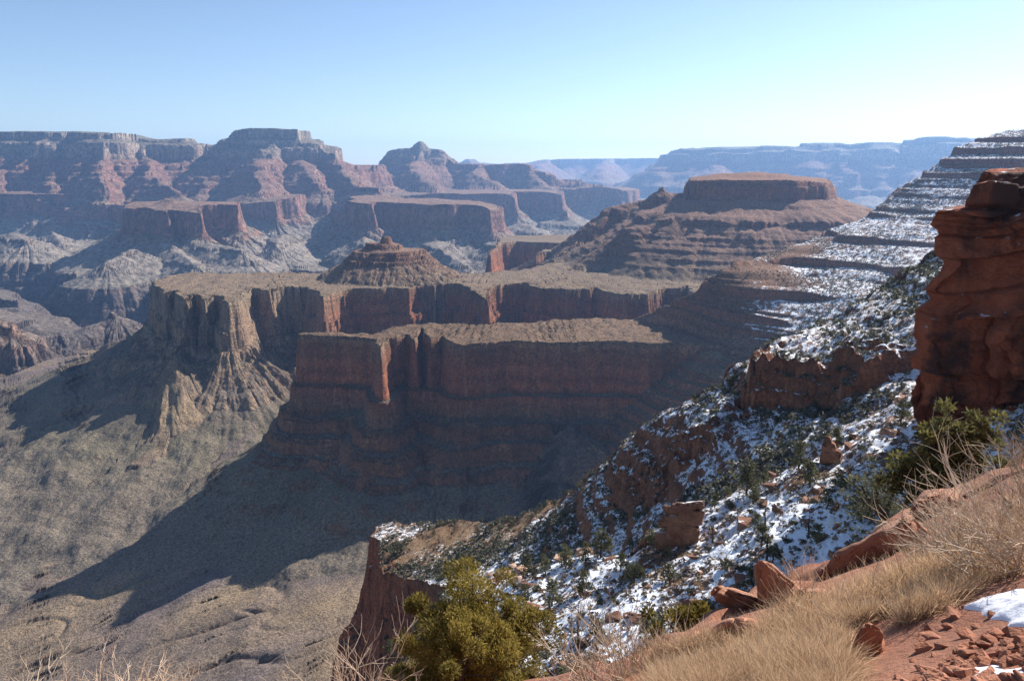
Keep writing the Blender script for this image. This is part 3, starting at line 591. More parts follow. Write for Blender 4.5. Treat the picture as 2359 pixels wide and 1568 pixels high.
# ------------------------------------------------------------------ the air: one closed box of haze round everything
def haze_box():
    me = bpy.data.meshes.new('haze'); b = bmesh.new()
    x0, x1, y0, y1, z0, z1 = -16000, 16000, -600, 18000, -1000, 520
    bmesh.ops.create_cube(b, size=1)
    for v in b.verts: v.co = Vector(((x0 + x1) / 2 + v.co.x * (x1 - x0), (y0 + y1) / 2 + v.co.y * (y1 - y0), (z0 + z1) / 2 + v.co.z * (z1 - z0)))
    b.to_mesh(me); b.free()
    m, n, l = nodes_of('haze'); n.remove(n['Principled BSDF'])
    pv = N(n, 'ShaderNodeVolumePrincipled'); pv.inputs['Color'].default_value = (.35, .59, 1.0, 1); pv.inputs['Density'].default_value = HAZE; pv.inputs['Anisotropy'].default_value = 0.42
    l.new(pv.outputs[0], n['Material Output'].inputs['Volume'])
    me.materials.append(m); o = bpy.data.objects.new('haze', me); COL.objects.link(o); o['kind'] = 'stuff'; o['label'] = 'pale blue haze filling the canyon air'
HAZE = 4.9e-5
haze_box()

# ================================================================== things
def tag(o, label, cat, group=None, kind=None):
    o['label'] = label
    if cat: o['category'] = cat
    if group: o['group'] = group
    if kind: o['kind'] = kind
    return o
def put(name, me, parent=None, loc=None):
    o = bpy.data.objects.new(name, me); COL.objects.link(o)
    if parent is not None: o.parent = parent
    if loc is not None: o.location = loc
    return o
def copy_tree(o):
    c = o.copy(); COL.objects.link(c)
    for ch in o.children:
        d = ch.copy(); COL.objects.link(d); d.parent = c
    return c
def tri_mesh(name, V, F, mat, attrs=None, smooth=False):
    me = bpy.data.meshes.new(name); V = np.asarray(V, np.float32); F = np.asarray(F, np.int32); k = F.shape[1]
    me.vertices.add(len(V)); me.vertices.foreach_set('co', V.ravel())
    me.loops.add(F.size); me.loops.foreach_set('vertex_index', F.ravel())
    me.polygons.add(len(F)); me.polygons.foreach_set('loop_start', np.arange(0, F.size, k, dtype=np.int32)); me.polygons.foreach_set('use_smooth', np.full(len(F), smooth))
    for kk, a in (attrs or {}).items():
        at = me.attributes.new(kk, 'FLOAT', 'POINT'); at.data.foreach_set('value', np.asarray(a, np.float32))
    me.materials.append(mat); me.update(calc_edges=True); return me
class MB:
    def __init__(s): s.V = []; s.F = []; s.A = []; s.n = 0
    def add(s, V, F, a=0.5):
        V = np.asarray(V, float); F = np.asarray(F, int)
        s.V.append(V); s.F.append(F + s.n); s.A.append(np.full(len(V), a) if np.isscalar(a) else a); s.n += len(V)
    def tube(s, pts, rad, sides=4, a=0.5):
        P = np.array(pts, float); n = len(P); T = np.gradient(P, axis=0); T /= np.linalg.norm(T, axis=1)[:, None] + 1e-9
        ref = np.array([.31, .2, .93]); U = np.cross(T, ref); U /= np.linalg.norm(U, axis=1)[:, None] + 1e-9; W = np.cross(T, U)
        th = np.arange(sides) * 2 * np.pi / sides
        rad = np.asarray(rad, float)
        V = P[:, None] + rad[:, None, None] * (np.cos(th)[None, :, None] * U[:, None] + np.sin(th)[None, :, None] * W[:, None])
        i = np.arange(n - 1)[:, None] * sides; j = np.arange(sides)[None]; j2 = (j + 1) % sides
        F = np.stack([i + j, i + j2, i + sides + j2, i + sides + j], -1).reshape(-1, 4)
        s.add(V.reshape(-1, 3), F, a)
    def mesh(s, name, mat, smooth=False): return tri_mesh(name, np.concatenate(s.V), np.concatenate(s.F), mat, {'tone': np.concatenate(s.A)}, smooth)

def plant_mat(name, dark, light, trans=0.35, rough=.8):
    m, n, l = nodes_of(name); bs = n['Principled BSDF']; bs.inputs['Roughness'].default_value = rough; bs.inputs['Specular IOR Level'].default_value = .2
    at = N(n, 'ShaderNodeAttribute', attribute_name='tone'); oi = N(n, 'ShaderNodeObjectInfo')
    mx = N(n, 'ShaderNodeMix', data_type='RGBA'); l.new(at.outputs['Fac'], mx.inputs[0]); mx.inputs[6].default_value = (*dark, 1); mx.inputs[7].default_value = (*light, 1)
    hs = N(n, 'ShaderNodeHueSaturation'); mr = N(n, 'ShaderNodeMapRange'); mr.inputs[3].default_value = .75; mr.inputs[4].default_value = 1.2
    l.new(oi.outputs['Random'], mr.inputs[0]); l.new(mr.outputs[0], hs.inputs['Value']); l.new(mx.outputs[2], hs.inputs['Color']); l.new(hs.outputs[0], bs.inputs['Base Color'])
    if trans:
        tr = N(n, 'ShaderNodeBsdfTranslucent'); l.new(hs.outputs[0], tr.inputs[0]); ms = N(n, 'ShaderNodeMixShader'); ms.inputs[0].default_value = trans
        l.new(bs.outputs[0], ms.inputs[1]); l.new(tr.outputs[0], ms.inputs[2]); l.new(ms.outputs[0], n['Material Output'].inputs[0])
    return m
def rock_mat(name, base, dark, light, sc=1.0, bump=.6, varnish=.5, snow=0.0, scz=1.0):
    m, n, l = nodes_of(name); bs = n['Principled BSDF']; bs.inputs['Roughness'].default_value = .9; bs.inputs['Specular IOR Level'].default_value = .2
    g = N(n, 'ShaderNodeNewGeometry'); oi = N(n, 'ShaderNodeObjectInfo')
    mp = N(n, 'ShaderNodeMapping'); mp.inputs['Scale'].default_value = (sc, sc, sc * scz); l.new(g.outputs['Position'], mp.inputs[0])
    def noise(s, d, r, v=None):
        t = N(n, 'ShaderNodeTexNoise'); t.inputs['Scale'].default_value = s; t.inputs['Detail'].default_value = d; t.inputs['Roughness'].default_value = r; l.new(v or mp.outputs[0], t.inputs['Vector']); return t.outputs[0]
    def ramp(f, a, b):
        r = N(n, 'ShaderNodeMapRange'); r.inputs[1].default_value = a; r.inputs[2].default_value = b; l.new(f, r.inputs[0]); return r.outputs[0]
    def mix(f, a, b):
        t = N(n, 'ShaderNodeMix', data_type='RGBA'); l.new(f, t.inputs[0]) if not isinstance(f, float) else setattr(t.inputs[0], 'default_value', f)
        for i, v in ((6, a), (7, b)): (setattr(t.inputs[i], 'default_value', (*v, 1)) if isinstance(v, tuple) else l.new(v, t.inputs[i]))
        return t.outputs[2]
    n1 = noise(1.3, 6, .6); n2 = noise(9, 6, .7); n3 = noise(.45, 5, .65)
    col = mix(ramp(n1, .35, .65), base, light); 
    v = N(n, 'ShaderNodeMath', operation='MULTIPLY'); l.new(ramp(n3, .46, .60), v.inputs[0]); v.inputs[1].default_value = varnish
    col = mix(v.outputs[0], col, dark)
    f2 = N(n, 'ShaderNodeMath', operation='MULTIPLY'); l.new(ramp(n2, .52, .70), f2.inputs[0]); f2.inputs[1].default_value = .55
    col = mix(f2.outputs[0], col, dark)
    hs = N(n, 'ShaderNodeHueSaturation'); mr = N(n, 'ShaderNodeMapRange'); mr.inputs[3].default_value = .8; mr.inputs[4].default_value = 1.15
    l.new(oi.outputs['Random'], mr.inputs[0]); l.new(mr.outputs[0], hs.inputs['Value']); l.new(col, hs.inputs['Color']); col = hs.outputs[0]
    if snow:
        sx = N(n, 'ShaderNodeSeparateXYZ'); l.new(g.outputs['Normal'], sx.inputs[0])
        a = N(n, 'ShaderNodeMath', operation='MULTIPLY'); l.new(ramp(sx.outputs[2], .80, .92), a.inputs[0]); l.new(ramp(n1, .62 - snow * .3, .66 - snow * .3), a.inputs[1])
        col = mix(a.outputs[0], col, (.84, .87, .92))
    l.new(col, bs.inputs['Base Color'])
    ad = N(n, 'ShaderNodeMath', operation='ADD'); l.new(n1, ad.inputs[0]); l.new(n2, ad.inputs[1])
    bm = N(n, 'ShaderNodeBump'); bm.inputs['Strength'].default_value = bump; bm.inputs['Distance'].default_value = .12 / sc; l.new(ad.outputs[0], bm.inputs['Height']); l.new(bm.outputs[0], bs.inputs['Normal'])
    return m
M_leaf = plant_mat('pinyon_needles', (.055, .058, .032), (.23, .22, .12), .25)
M_leaf_sun = plant_mat('juniper_foliage', (.08, .07, .018), (.44, .33, .08), .4)
M_leaf_mid = plant_mat('olive_needles', (.06, .06, .025), (.30, .265, .09), .35)
M_bark = plant_mat('tree_bark', (.06, .045, .035), (.12, .085, .065), 0)
M_twig = plant_mat('bare_twigs', (.20, .14, .09), (.44, .34, .24), 0)
M_pale = plant_mat('pale_twigs', (.44, .31, .20), (.80, .64, .48), 0)
M_grass = plant_mat('dry_straw', (.36, .21, .12), (.82, .60, .38), .4)
M_scrub = plant_mat('dusty_scrub', (.055, .055, .04), (.19, .18, .12), .2)
M_sage = plant_mat('grey_green_scrub', (.07, .07, .045), (.17, .165, .11), .2)
M_rock = rock_mat('red_sandstone', (.34, .135, .075), (.16, .065, .045), (.44, .20, .12), 1.0, .5, .25)
M_rock_far = rock_mat('ledge_boulder', (.24, .11, .07), (.10, .05, .035), (.36, .2, .13), .6, .6, .5, snow=.15)
M_cliff = rock_mat('varnished_cliff', (.27, .066, .030), (.045, .022, .017), (.37, .105, .048), .42, 1.0, .9, snow=.12, scz=.5)
M_slab = rock_mat('smooth_sandstone', (.36, .17, .105), (.20, .09, .06), (.44, .22, .14), .8, .35, .4)
M_snow_m, _n, _l = nodes_of('old_snow'); _b = _n['Principled BSDF']; _b.inputs['Base Color'].default_value = (.80, .80, .84, 1); _b.inputs['Roughness'].default_value = .6
_t = N(_n, 'ShaderNodeTexNoise'); _t.inputs['Scale'].default_value = 14; _t.inputs['Detail'].default_value = 6; _bm = N(_n, 'ShaderNodeBump'); _bm.inputs['Strength'].default_value = .5; _bm.inputs['Distance'].default_value = .03
_g = N(_n, 'ShaderNodeNewGeometry'); _l.new(_g.outputs['Position'], _t.inputs[0]); _l.new(_t.outputs[0], _bm.inputs['Height']); _l.new(_bm.outputs[0], _b.inputs['Normal'])
_r = N(_n, 'ShaderNodeTexNoise'); _r.inputs['Scale'].default_value = 3.5; _r.inputs['Detail'].default_value = 8; _l.new(_g.outputs['Position'], _r.inputs[0])
_mr = N(_n, 'ShaderNodeMapRange'); _mr.inputs[1].default_value = .5; _mr.inputs[2].default_value = .72; _l.new(_r.outputs[0], _mr.inputs[0])
_mx = N(_n, 'ShaderNodeMix', data_type='RGBA'); _l.new(_mr.outputs[0], _mx.inputs[0]); _mx.inputs[6].default_value = (.80, .79, .82, 1); _mx.inputs[7].default_value = (.60, .46, .42, 1); _l.new(_mx.outputs[2], _b.inputs['Base Color'])

# ---- tree and shrub builders (numpy)
def foliage(mb, rs, centres, radii, n_per, size, flat_=.75, up=.4):
    """many small leaf sprays scattered through clumps"""
    for c, r in zip(centres, radii):
        n = int(n_per * rs.uniform(.7, 1.3))
        d = rs.normal(size=(n, 3)); d /= np.linalg.norm(d, axis=1)[:, None]; rr = r * rs.uniform(.25, 1, n) ** .6
        P = np.array(c) + d * rr[:, None] * np.array([1, 1, flat_])
        dirn = d * .8 + rs.normal(size=(n, 3)) * .55 + np.array([0, 0, up]); dirn /= np.linalg.norm(dirn, axis=1)[:, None]
        sd = np.cross(dirn, rs.normal(size=(n, 3))); sd /= np.linalg.norm(sd, axis=1)[:, None]
        L = size * rs.uniform(.6, 1.5, n)[:, None]; w = L * .28
        a = P - dirn * L * .2
        V = np.stack([a - sd * w * .5, a + sd * w * .5, P + dirn * L * .5 + sd * w, P + dirn * L], 1).reshape(-1, 3)
        F = np.arange(n * 4).reshape(-1, 4)
        tone = np.clip(rs.uniform(.1, 1, n) * .8 + rs.uniform(-.15, .25), 0, 1)
        mb.add(V, F, np.repeat(tone, 4))
def branchy(mb, rs, base, dirn, length, rad, depth, spread=.55, kids=(2, 4), ends=None, seg=4, wig=.12, up=.1, sides=3, taper=.35):
    P = [np.array(base, float)]; d = np.array(dirn, float); d /= np.linalg.norm(d)
    for i in range(seg):
        d = d + rs.normal(size=3) * wig + np.array([0, 0, up * .3]); d /= np.linalg.norm(d)
        P.append(P[-1] + d * length / seg)
    R = np.linspace(rad, rad * taper, seg + 1)
    mb.tube(P, R, sides, rs.uniform(.1, 1))
    if depth <= 0:
        if ends is not None: ends.append(P[-1])
        return
    for k in range(rs.randint(kids[0], kids[1] + 1)):
        t = rs.uniform(.3, 1.0); i = min(int(t * seg), seg - 1); b = P[i] + (P[i + 1] - P[i]) * (t * seg - i)
        nd = d + rs.normal(size=3) * spread; nd[2] += up
        branchy(mb, rs, b, nd, length * rs.uniform(.5, .8), rad * taper * 1.2, depth - 1, spread, kids, ends, seg, wig, up, sides, taper)
    if ends is not None: ends.append(P[-1])
def make_pinyon(seed, h=3.6, wide=.5, dense=60, size=.20, lean=0., mat=None, clumps=13):
    rs = np.random.RandomState(seed); tr = MB(); ends = []
    top = np.array([rs.uniform(-.2, .2) + lean, rs.uniform(-.2, .2), h * .8])
    pts = [np.array([0, 0, -.4])] + [top * t + np.array([rs.uniform(-.1, .1), rs.uniform(-.1, .1), 0]) for t in (.15, .35, .6, .85, 1.)]
    tr.tube(pts, [.14 * h / 3.6, .12 * h / 3.6, .10 * h / 3.6, .07 * h / 3.6, .04 * h / 3.6, .015], 6, .5)
    C = []; R = []
    for k in range(clumps):
        t = rs.uniform(.22, 1.0); b = top * t; a = rs.uniform(0, 2 * np.pi); rad = h * wide * (1.12 - t) ** .6 * rs.uniform(.35, .9)
        e = b + np.array([math.cos(a) * rad, math.sin(a) * rad, rs.uniform(.0, .3)])
        tr.tube([b, (b + e) / 2 + np.array([0, 0, .08]), e], [.04, .025, .01], 3, .4)
        C.append(e); R.append(h * rs.uniform(.10, .19))
    C.append(top + np.array([0, 0, .15])); R.append(h * .13)
    cr = MB(); foliage(cr, rs, C, R, dense, size, .8)
    root = bpy.data.objects.new('pinyon_tree', None); COL.objects.link(root)
    put('trunk', tr.mesh('trunk', M_bark, True), root); put('crown', cr.mesh('crown', mat or M_leaf), root)
    return root
def make_bush_mesh(name, seed, r=.8, mat=None, n=9, dense=45, size=.16, flat_=.7):
    rs = np.random.RandomState(seed); mb = MB()
    C = [np.array([rs.uniform(-1, 1) * r * .7, rs.uniform(-1, 1) * r * .7, r * rs.uniform(.15, .75)]) for _ in range(n)]
    foliage(mb, rs, C, [r * rs.uniform(.25, .45) for _ in C], dense, size, flat_)
    return mb.mesh(name, mat or M_sage)
def make_bare_mesh(name, seed, h=1.0, mat=None, stems=9, depth=2, rad=.02, spread=.5, kids=(2, 3), up=.15, sides=3, out=.7):
    rs = np.random.RandomState(seed); mb = MB()
    for k in range(stems):
        a = rs.uniform(0, 2 * np.pi); o = rs.uniform(.1, 1) * out
        branchy(mb, rs, (rs.normal() * .05, rs.normal() * .05, -.08), (math.cos(a) * o, math.sin(a) * o, 1), h * rs.uniform(.4, .65), rad, depth, spread, kids, None, 3, .12, up, sides)
    return mb.mesh(name, mat or M_twig)
def rock_mesh(name, pts, mat, noise=.05, sub=3, seed=0, smooth=True, nl=.5, bevel=.0):
    b = bmesh.new()
    for p in pts: b.verts.new(p)
    bmesh.ops.convex_hull(b, input=b.verts)
    for v in [v for v in b.verts if not v.link_faces]: b.verts.remove(v)
    if bevel: bmesh.ops.bevel(b, geom=list(b.edges), offset=bevel, segments=2, affect='EDGES', clamp_overlap=True)
    bmesh.ops.triangulate(b, faces=b.faces)
    for _ in range(sub):
        bmesh.ops.subdivide_edges(b, edges=list(b.edges), cuts=1, use_grid_fill=True)
        bmesh.ops.triangulate(b, faces=b.faces)
        if _ < 1: bmesh.ops.smooth_vert(b, verts=list(b.verts), factor=.12, use_axis_x=True, use_axis_y=True, use_axis_z=True)
    b.normal_update()
    co = np.array([v.co for v in b.verts]); 
    q = np.array([0.7, 0.4, 0.59])
    nn = (perlin(co[:, 0] / nl + co[:, 2] / nl * .8 + seed, co[:, 1] / nl + seed * 3.1 - co[:, 2] / nl * .6) + .5 * perlin(co[:, 0] / nl * 2.7 + seed, co[:, 2] / nl * 2.7 + co[:, 1] / nl * 1.3))
    for v, k in zip(b.verts, nn): v.co += v.normal * float(k) * noise
    me = bpy.data.meshes.new(name); b.to_mesh(me); b.free()
    me.polygons.foreach_set('use_smooth', np.full(len(me.polygons), smooth)); me.materials.append(mat); return me
def random_rock(name, seed, mat, flat_=.6, sub=2, noise=.03):
    rs = np.random.RandomState(seed)
    p = rs.uniform(-1, 1, (11, 3)); p /= np.abs(p).max(1)[:, None] ** .7 + .0; p *= np.array([.5, .38, .5 * flat_])
    return rock_mesh(name, p, mat, noise, sub, seed, smooth=False, nl=.25)

# ---- where plants stand: visible places of the terrain sheet
sl2 = GZ / GY
VIS = sl2 >= np.maximum.accumulate(sl2, 1) - 1e-4
UU = 1179 + FPX * GX / (GY * CP - GZ * SP); VV = 784 - FPX * (GZ * CP + GY * SP) / (GY * CP - GZ * SP)
INF = (UU > -60) & (UU < 2420) & (VV > 250) & (VV < 1640)
AREA = (RR * (2 * TMAX / NC)) * np.abs(np.gradient(GY, axis=1)) / np.maximum(NZ, .2)
rng = np.random.RandomState(5)
def scatter(mask, n, power=1.0, mind=0.0, pattern=None):
    idx = np.nonzero((mask & VIS & INF).ravel())[0]
    if len(idx) == 0: return np.zeros((0, 3))
    wgt = AREA.ravel()[idx] ** power
    if pattern is not None: wgt = wgt * pattern(X1[idx], Y1[idx], Z1[idx])
    ch = rng.choice(idx, size=min(n * 3 if mind else n, len(idx)), replace=False, p=wgt / wgt.sum())
    out = []
    for i in ch:
        p = (X1[i], Y1[i], Z1[i])
        if mind and any((p[0] - q[0]) ** 2 + (p[1] - q[1]) ** 2 < mind * mind for q in out): continue
        out.append(p)
        if len(out) >= n: break
    return np.array(out)
hmax_tree = None
m_s1 = (GID == S1_ID); m_s2 = (GID == SPUR_ID) & (NZ > .62); m_s3 = (GID == r3)
cl_pat = lambda x, y, z: np.clip(.3 + 1.2 * fbm(x, y, 30, 2, 71), .02, 1)
def ground_at(x, y):
    z, _ = height(np.array([float(x)]), np.array([float(y)])); return float(z[0])
def at_px(u, v, d0=14, d1=3000):
    """the first place of the terrain seen at (u, v)"""
    x, y, z = ray(u, v); ds = np.exp(np.linspace(math.log(d0), math.log(d1), 1500))
    h, _ = height(ds * x / y, ds.copy()); hit = np.nonzero(h > ds * z / y)[0]
    d = ds[hit[0]] if len(hit) else d1
    return (d * x / y, d, float(h[hit[0]]) if len(hit) else d * z / y)

pin = [make_pinyon(100 + k, h, w, dn, sz) for k, (h, w, dn, sz) in enumerate([(3.4, .42, 70, .22), (4.0, .36, 70, .24), (2.8, .5, 60, .22), (3.8, .46, 75, .25), (3.0, .40, 60, .2)])]
used_pin = [False] * len(pin)
def place_tree(p, s, label, group):
    k = rng.randint(len(pin)); o = pin[k] if not used_pin[k] else copy_tree(pin[k]); used_pin[k] = True
    o.location = (p[0], p[1], p[2] - .05); o.rotation_euler = (0, 0, rng.uniform(0, 6.28)); o.scale = (s, s, s * rng.uniform(.85, 1.1)); tag(o, label, 'tree', group); return o
HERO = [(1720, 1140, 1.25, 'full pinyon on the crest of the snowy slope, right of the stacked outcrop'), (1450, 1262, 1.05, 'rounded pinyon on the crest left of the stacked outcrop'), (1383, 1285, 1.15, 'pinyon at the trail bend with a bare bush beside it'),
        (1500, 1250, .8, 'small bright pinyon directly left of the stacked outcrop'), (1300, 1300, 1.0, 'pinyon standing at the upper end of the trail'), (1215, 1330, 1.0, 'pinyon growing beside the pale trail boulders'),
        (1865, 1120, 1.1, 'grey green pinyon on the snow brow below the dark cliff'), (1975, 1200, .9, 'small pinyon on open snow left of the dark tall tree')]
for u, v, s, lab in HERO: place_tree(at_px(u, v), s, lab, None)
for p in scatter(m_s1 & (GY > 45), 62, .9, 3.5, cl_pat): place_tree(p, rng.uniform(.45, 1.0), 'dark little pinyon among the rocks and snow of the near slope', 'small pinyons on the near snowy slope')
# brow trees: along the skyline of the nearer spur
brow = []
for a, b_ in zip(S2c[1:-1], S2c[2:]):
    L = math.hypot(b_[0] - a[0], b_[1] - a[1])
    for k in range(int(L / 4.2)):
        t = rng.uniform(); x = a[0] + (b_[0] - a[0]) * t + rng.uniform(-2, 2); y = a[1] + (b_[1] - a[1]) * t - rng.uniform(1, 9); brow.append((x, y, ground_at(x, y)))
for p in brow: place_tree(p, rng.uniform(.35, .75), 'olive green scrub tree on the brow line of the snow patched spur', 'scrub trees along the brow of the spur')
n_left = 292 - 8 - 62 - len(brow) - 30
for p in scatter(m_s2 & (GY > 262) & (GX < 45), 30, .6, 4): place_tree(p, rng.uniform(.5, 1.0), 'olive scrub tree on the top of the sheer red promontory', 'scrub trees on top of the sheer red promontory')
for p in scatter(m_s2, max(n_left, 0), .8, 3.5, cl_pat): place_tree(p, rng.uniform(.28, .66), 'dark scrub tree in the patchy snow on the face of the spur', 'scrub trees on the face of the spur')
for k, u_ in enumerate(used_pin):
    if not u_: bpy.data.objects.remove(pin[k])

# ---- bare shrubs and low scrub on the near slope, one object each
bare = [make_bare_mesh('bare_shrub', 200 + k, 1.1, M_twig, 9, 2, .016, .55, (2, 4)) for k in range(4)]
sage = [make_bush_mesh('scrub', 220 + k, .62, M_sage) for k in range(3)]
for p in scatter(m_s1 & (GY > 28), 170, .75, 1.5):
    o = put('bare_shrub', bare[rng.randint(4)], loc=p); s = rng.uniform(.6, 1.5); o.scale = (s, s, s); o.rotation_euler = (0, 0, rng.uniform(0, 6.28)); tag(o, 'leafless twiggy shrub poking through the snow of the near slope', 'shrub', 'leafless shrubs on the near snowy slope')
for p in scatter(m_s1 & (GY > 28), 120, .75, 1.5):
    o = put('scrub_bush', sage[rng.randint(3)], loc=p); s = rng.uniform(.5, 1.3); o.scale = (s, s, s * .9); o.rotation_euler = (0, 0, rng.uniform(0, 6.28)); tag(o, 'low grey green bush in the snow of the near slope', 'bush', 'low bushes on the near snowy slope')
rk = [random_rock('boulder', 300 + k, M_rock_far, rng.uniform(.5, .9), 2, .04) for k in range(6)]
for p in scatter(m_s1 & (GY > 24), 200, .8, 1.0):
    o = put('boulder', rk[rng.randint(6)], loc=p); s = rng.uniform(.5, 2.4) ** 1.2; o.scale = (s, s * rng.uniform(.7, 1.2), s * .8); o.rotation_euler = (rng.uniform(-.3, .3), rng.uniform(-.3, .3), rng.uniform(0, 6.28)); tag(o, 'angular red boulder lying in the snow of the near slope', 'boulder', 'boulders on the near snowy slope')
# stuff: brush too small and too many to count on the far slopes
def brush_field(name, pts, sizes, label, mat, leaves=5):
    n = len(pts); P = np.repeat(np.asarray(pts), leaves, 0); S = np.repeat(sizes, leaves)[:, None]
    V = []
    c = P + rng.normal(size=P.shape) * S * np.array([.32, .32, .18]) + np.array([0, 0, .35]) * S
    d1 = rng.normal(size=P.shape); d1 /= np.linalg.norm(d1, axis=1)[:, None]; d2 = np.cross(d1, rng.normal(size=P.shape)); d2 /= np.linalg.norm(d2, axis=1)[:, None]
    V = np.stack([c - d1 * S * .35, c + d2 * S * .3, c + d1 * S * .35, c - d2 * S * .3], 1).reshape(-1, 3)
    me = tri_mesh(name, V, np.arange(len(V)).reshape(-1, 4), mat, {'tone': np.repeat(rng.uniform(0, 1, len(P)), 4)})
    o = put(name, me); o['kind'] = 'stuff'; o['label'] = label
pt = scatter(m_s2, 4200, .75, 0, cl_pat); brush_field('scrub_cover', pt, rng.uniform(.5, 1.6, len(pt)), 'dark low scrub dotting the snow patched spur', M_scrub, 9)
pt = scatter(m_s1, 5000, .7, 0); brush_field('scrub_litter', pt, rng.uniform(.15, .55, len(pt)), 'fine dark twigs and weeds sticking out of the near snow', M_twig, 8)
pt = scatter(m_s3, 8000, .75, 0, lambda x, y, z: np.clip(.35 + 1.2 * fbm(x, y, 90, 3, 72), .02, 1)); brush_field('scrub_on_ridge', pt, rng.uniform(1.1, 2.7, len(pt)), 'dark scrub specks on the big snowy ridge', M_scrub, 6)
p2i = [l.seed_id for l in LF if l.name == 'near_promontory'][0]; p3i = [l.seed_id for l in LF if l.name == 'far_promontory'][0]
pt = scatter((GID == p2i) & (GZ > -262), 700, .8, 0); brush_field('scrub_on_plateau', pt, rng.uniform(.9, 2.4, len(pt)), 'scattered scrub on the thin flat plateau top', M_scrub, 6)
pt = scatter((GID == p3i) & (GZ > -262), 1000, .8, 0); brush_field('scrub_on_plateau', pt, rng.uniform(1.0, 2.8, len(pt)), 'scattered scrub on the far tan plateau top', M_scrub, 5)
print('plants', round(time.time() - T00, 1), len(brow), n_left)

# ------------------------------------------------------------------ the dark sandstone cliff on the right
def near_cliff():
    D0 = 84.0
    sil = [(2262, 395), (2250, 418), (2244, 424), (2220, 471), (2222, 478), (2159, 484), (2143, 516), (2161, 540), (2153, 548), (2151, 585), (2176, 606), (2148, 640), (2130, 664), (2143, 688), (2135, 696), (2108, 712), (2102, 770), (2114, 800), (2097, 823), (2098, 845), (2124, 852), (2108, 876), (2104, 900), (2096, 920), (2104, 950), (2120, 1000), (2140, 1060)]
    P = [bp(u, v, D0) for u, v in sil]; sz = np.array([p[2] for p in P])[::-1]; sx = np.array([p[0] for p in P])[::-1]
    ztop, zbot = P[0][2], P[-1][2]
    H = 520; S = 760
    zz_ = np.linspace(zbot, ztop, H)
    L = 62.0
    s = np.concatenate([np.linspace(-14, 0, 70, endpoint=False), np.linspace(0, L, S - 70)])
    SS, ZZ = np.meshgrid(s, zz_, indexing='ij')
    # beds and joints
    edges_z = [bp(2150, v, D0)[2] for v in (1060, 930, 856, 712, 664, 590, 545, 528, 516, 500, 484, 440, 395)]
    rs = np.random.RandomState(3); bulge = np.zeros_like(SS); groove = np.zeros_like(SS)
    wz = ZZ + .7 * perlin(SS / 7., ZZ / 9.) + 1.9 * perlin(SS / 19. + 4, ZZ / 25.) * np.clip(SS / 8, 0, 1) - .05 * np.maximum(SS, 0)
    ws = SS + .5 * perlin(SS / 4. + 9, ZZ / 3.) + 2.6 * perlin(SS / 15., ZZ / 7. + 3)
    off = np.zeros_like(SS)
    def blocks(wz, ws, eds, jmin, jmax, amp, round_, tl, seed, L0=-40):
        rs = np.random.RandomState(seed); o = np.zeros_like(wz)
        for i in range(len(eds) - 1):
            z0, z1 = eds[i], eds[i + 1]
            js = [L0 - rs.uniform(0, jmax)]
            while js[-1] < L + 40: js.append(js[-1] + rs.uniform(jmin, jmax))
            ja = np.array(js); m = (wz >= z0) & (wz < z1)
            if i == 0: m |= wz < z0
            if i == len(eds) - 2: m |= wz >= z1
            a = np.clip((wz[m] - z0) / (z1 - z0), 0, 1); j = np.clip(np.searchsorted(ja, ws[m]) - 1, 0, len(ja) - 2); b = (ws[m] - ja[j]) / (ja[j + 1] - ja[j])
            rnd = rs.uniform(-1, 1, len(ja)); t1 = rs.uniform(-1, 1, len(ja)); t2 = rs.uniform(-1, .4, len(ja))
            edge = np.minimum(1 - np.abs(2 * a - 1) ** 12, 1 - np.abs(2 * np.clip(b, 0, 1) - 1) ** 14)
            o[m] = rnd[j] * amp + t1[j] * (b - .5) * tl + t2[j] * (a - .5) * tl + edge * round_
        return o
    off += blocks(wz, ws, edges_z, 3.0, 13., 1.5, .7, 2.6, 3)
    e2 = sorted(set([edges_z[0] + k * 1.55 + rs.uniform(-.5, .5) for k in range(40)])); e2 = [e for e in e2 if e < edges_z[-1]]
    msk = np.clip(.5 + 2.5 * perlin(SS / 8. + 31, ZZ / 5.), 0, 1)
    off += msk * blocks(wz + .25 * perlin(SS / 2., ZZ / 2.), ws + .3 * perlin(SS / 2. + 5, ZZ / 1.5), e2, 1.0, 4.2, .5, .22, .8, 9)
    off += 1.3 * perlin(SS / 9. + 2, ZZ / 7.) + .22 * perlin(SS / 1.7 + 4, ZZ / 1.2) + .12 * perlin(SS / .7, ZZ / .6) + .06 * perlin(SS / .3, ZZ / .28)
    e3 = [edges_z[0] + k * 5.2 + rs.uniform(-1.5, 1.5) for k in range(12)]; e3 = sorted(e for e in e3 if e < edges_z[-1])
    m3 = np.clip(.4 + 2.5 * perlin(SS / 11. + 51, ZZ / 8.), 0, 1)
    off += m3 * blocks(wz, ws + .15 * (ZZ + 20), e3, .9, 3.4, .55, .3, .7, 17)
    q3 = perlin(SS / 2.6 + 7, ZZ / 1.7) * 3.2; off += .17 * (np.floor(q3) + np.clip((q3 - np.floor(q3)) / .18, 0, 1))
    q4 = perlin(SS / .9 + 3, ZZ / .6) * 3.; off += .06 * (np.floor(q4) + np.clip((q4 - np.floor(q4)) / .25, 0, 1))
    # big leaning buttresses to the right
    for c, w_, d_, zt_ in ((20, 7, 3.2, -19), (33, 8, 4.5, -16), (46, 9, 5.5, -10)):
        lean = (ZZ - zt_) * .12
        off += d_ * np.exp(-((SS - c - lean) / w_) ** 4) * np.clip((zt_ + 1.5 - ZZ) / 2.5, 0, 1)
    # plan: corner at the silhouette, face running right and towards the camera, return running away
    lx = np.interp(ZZ, sz, sx) + .3 * perlin(ZZ / .9, ZZ * 0 + 2.) + .12 * perlin(ZZ / .25, ZZ * 0 + 5.)
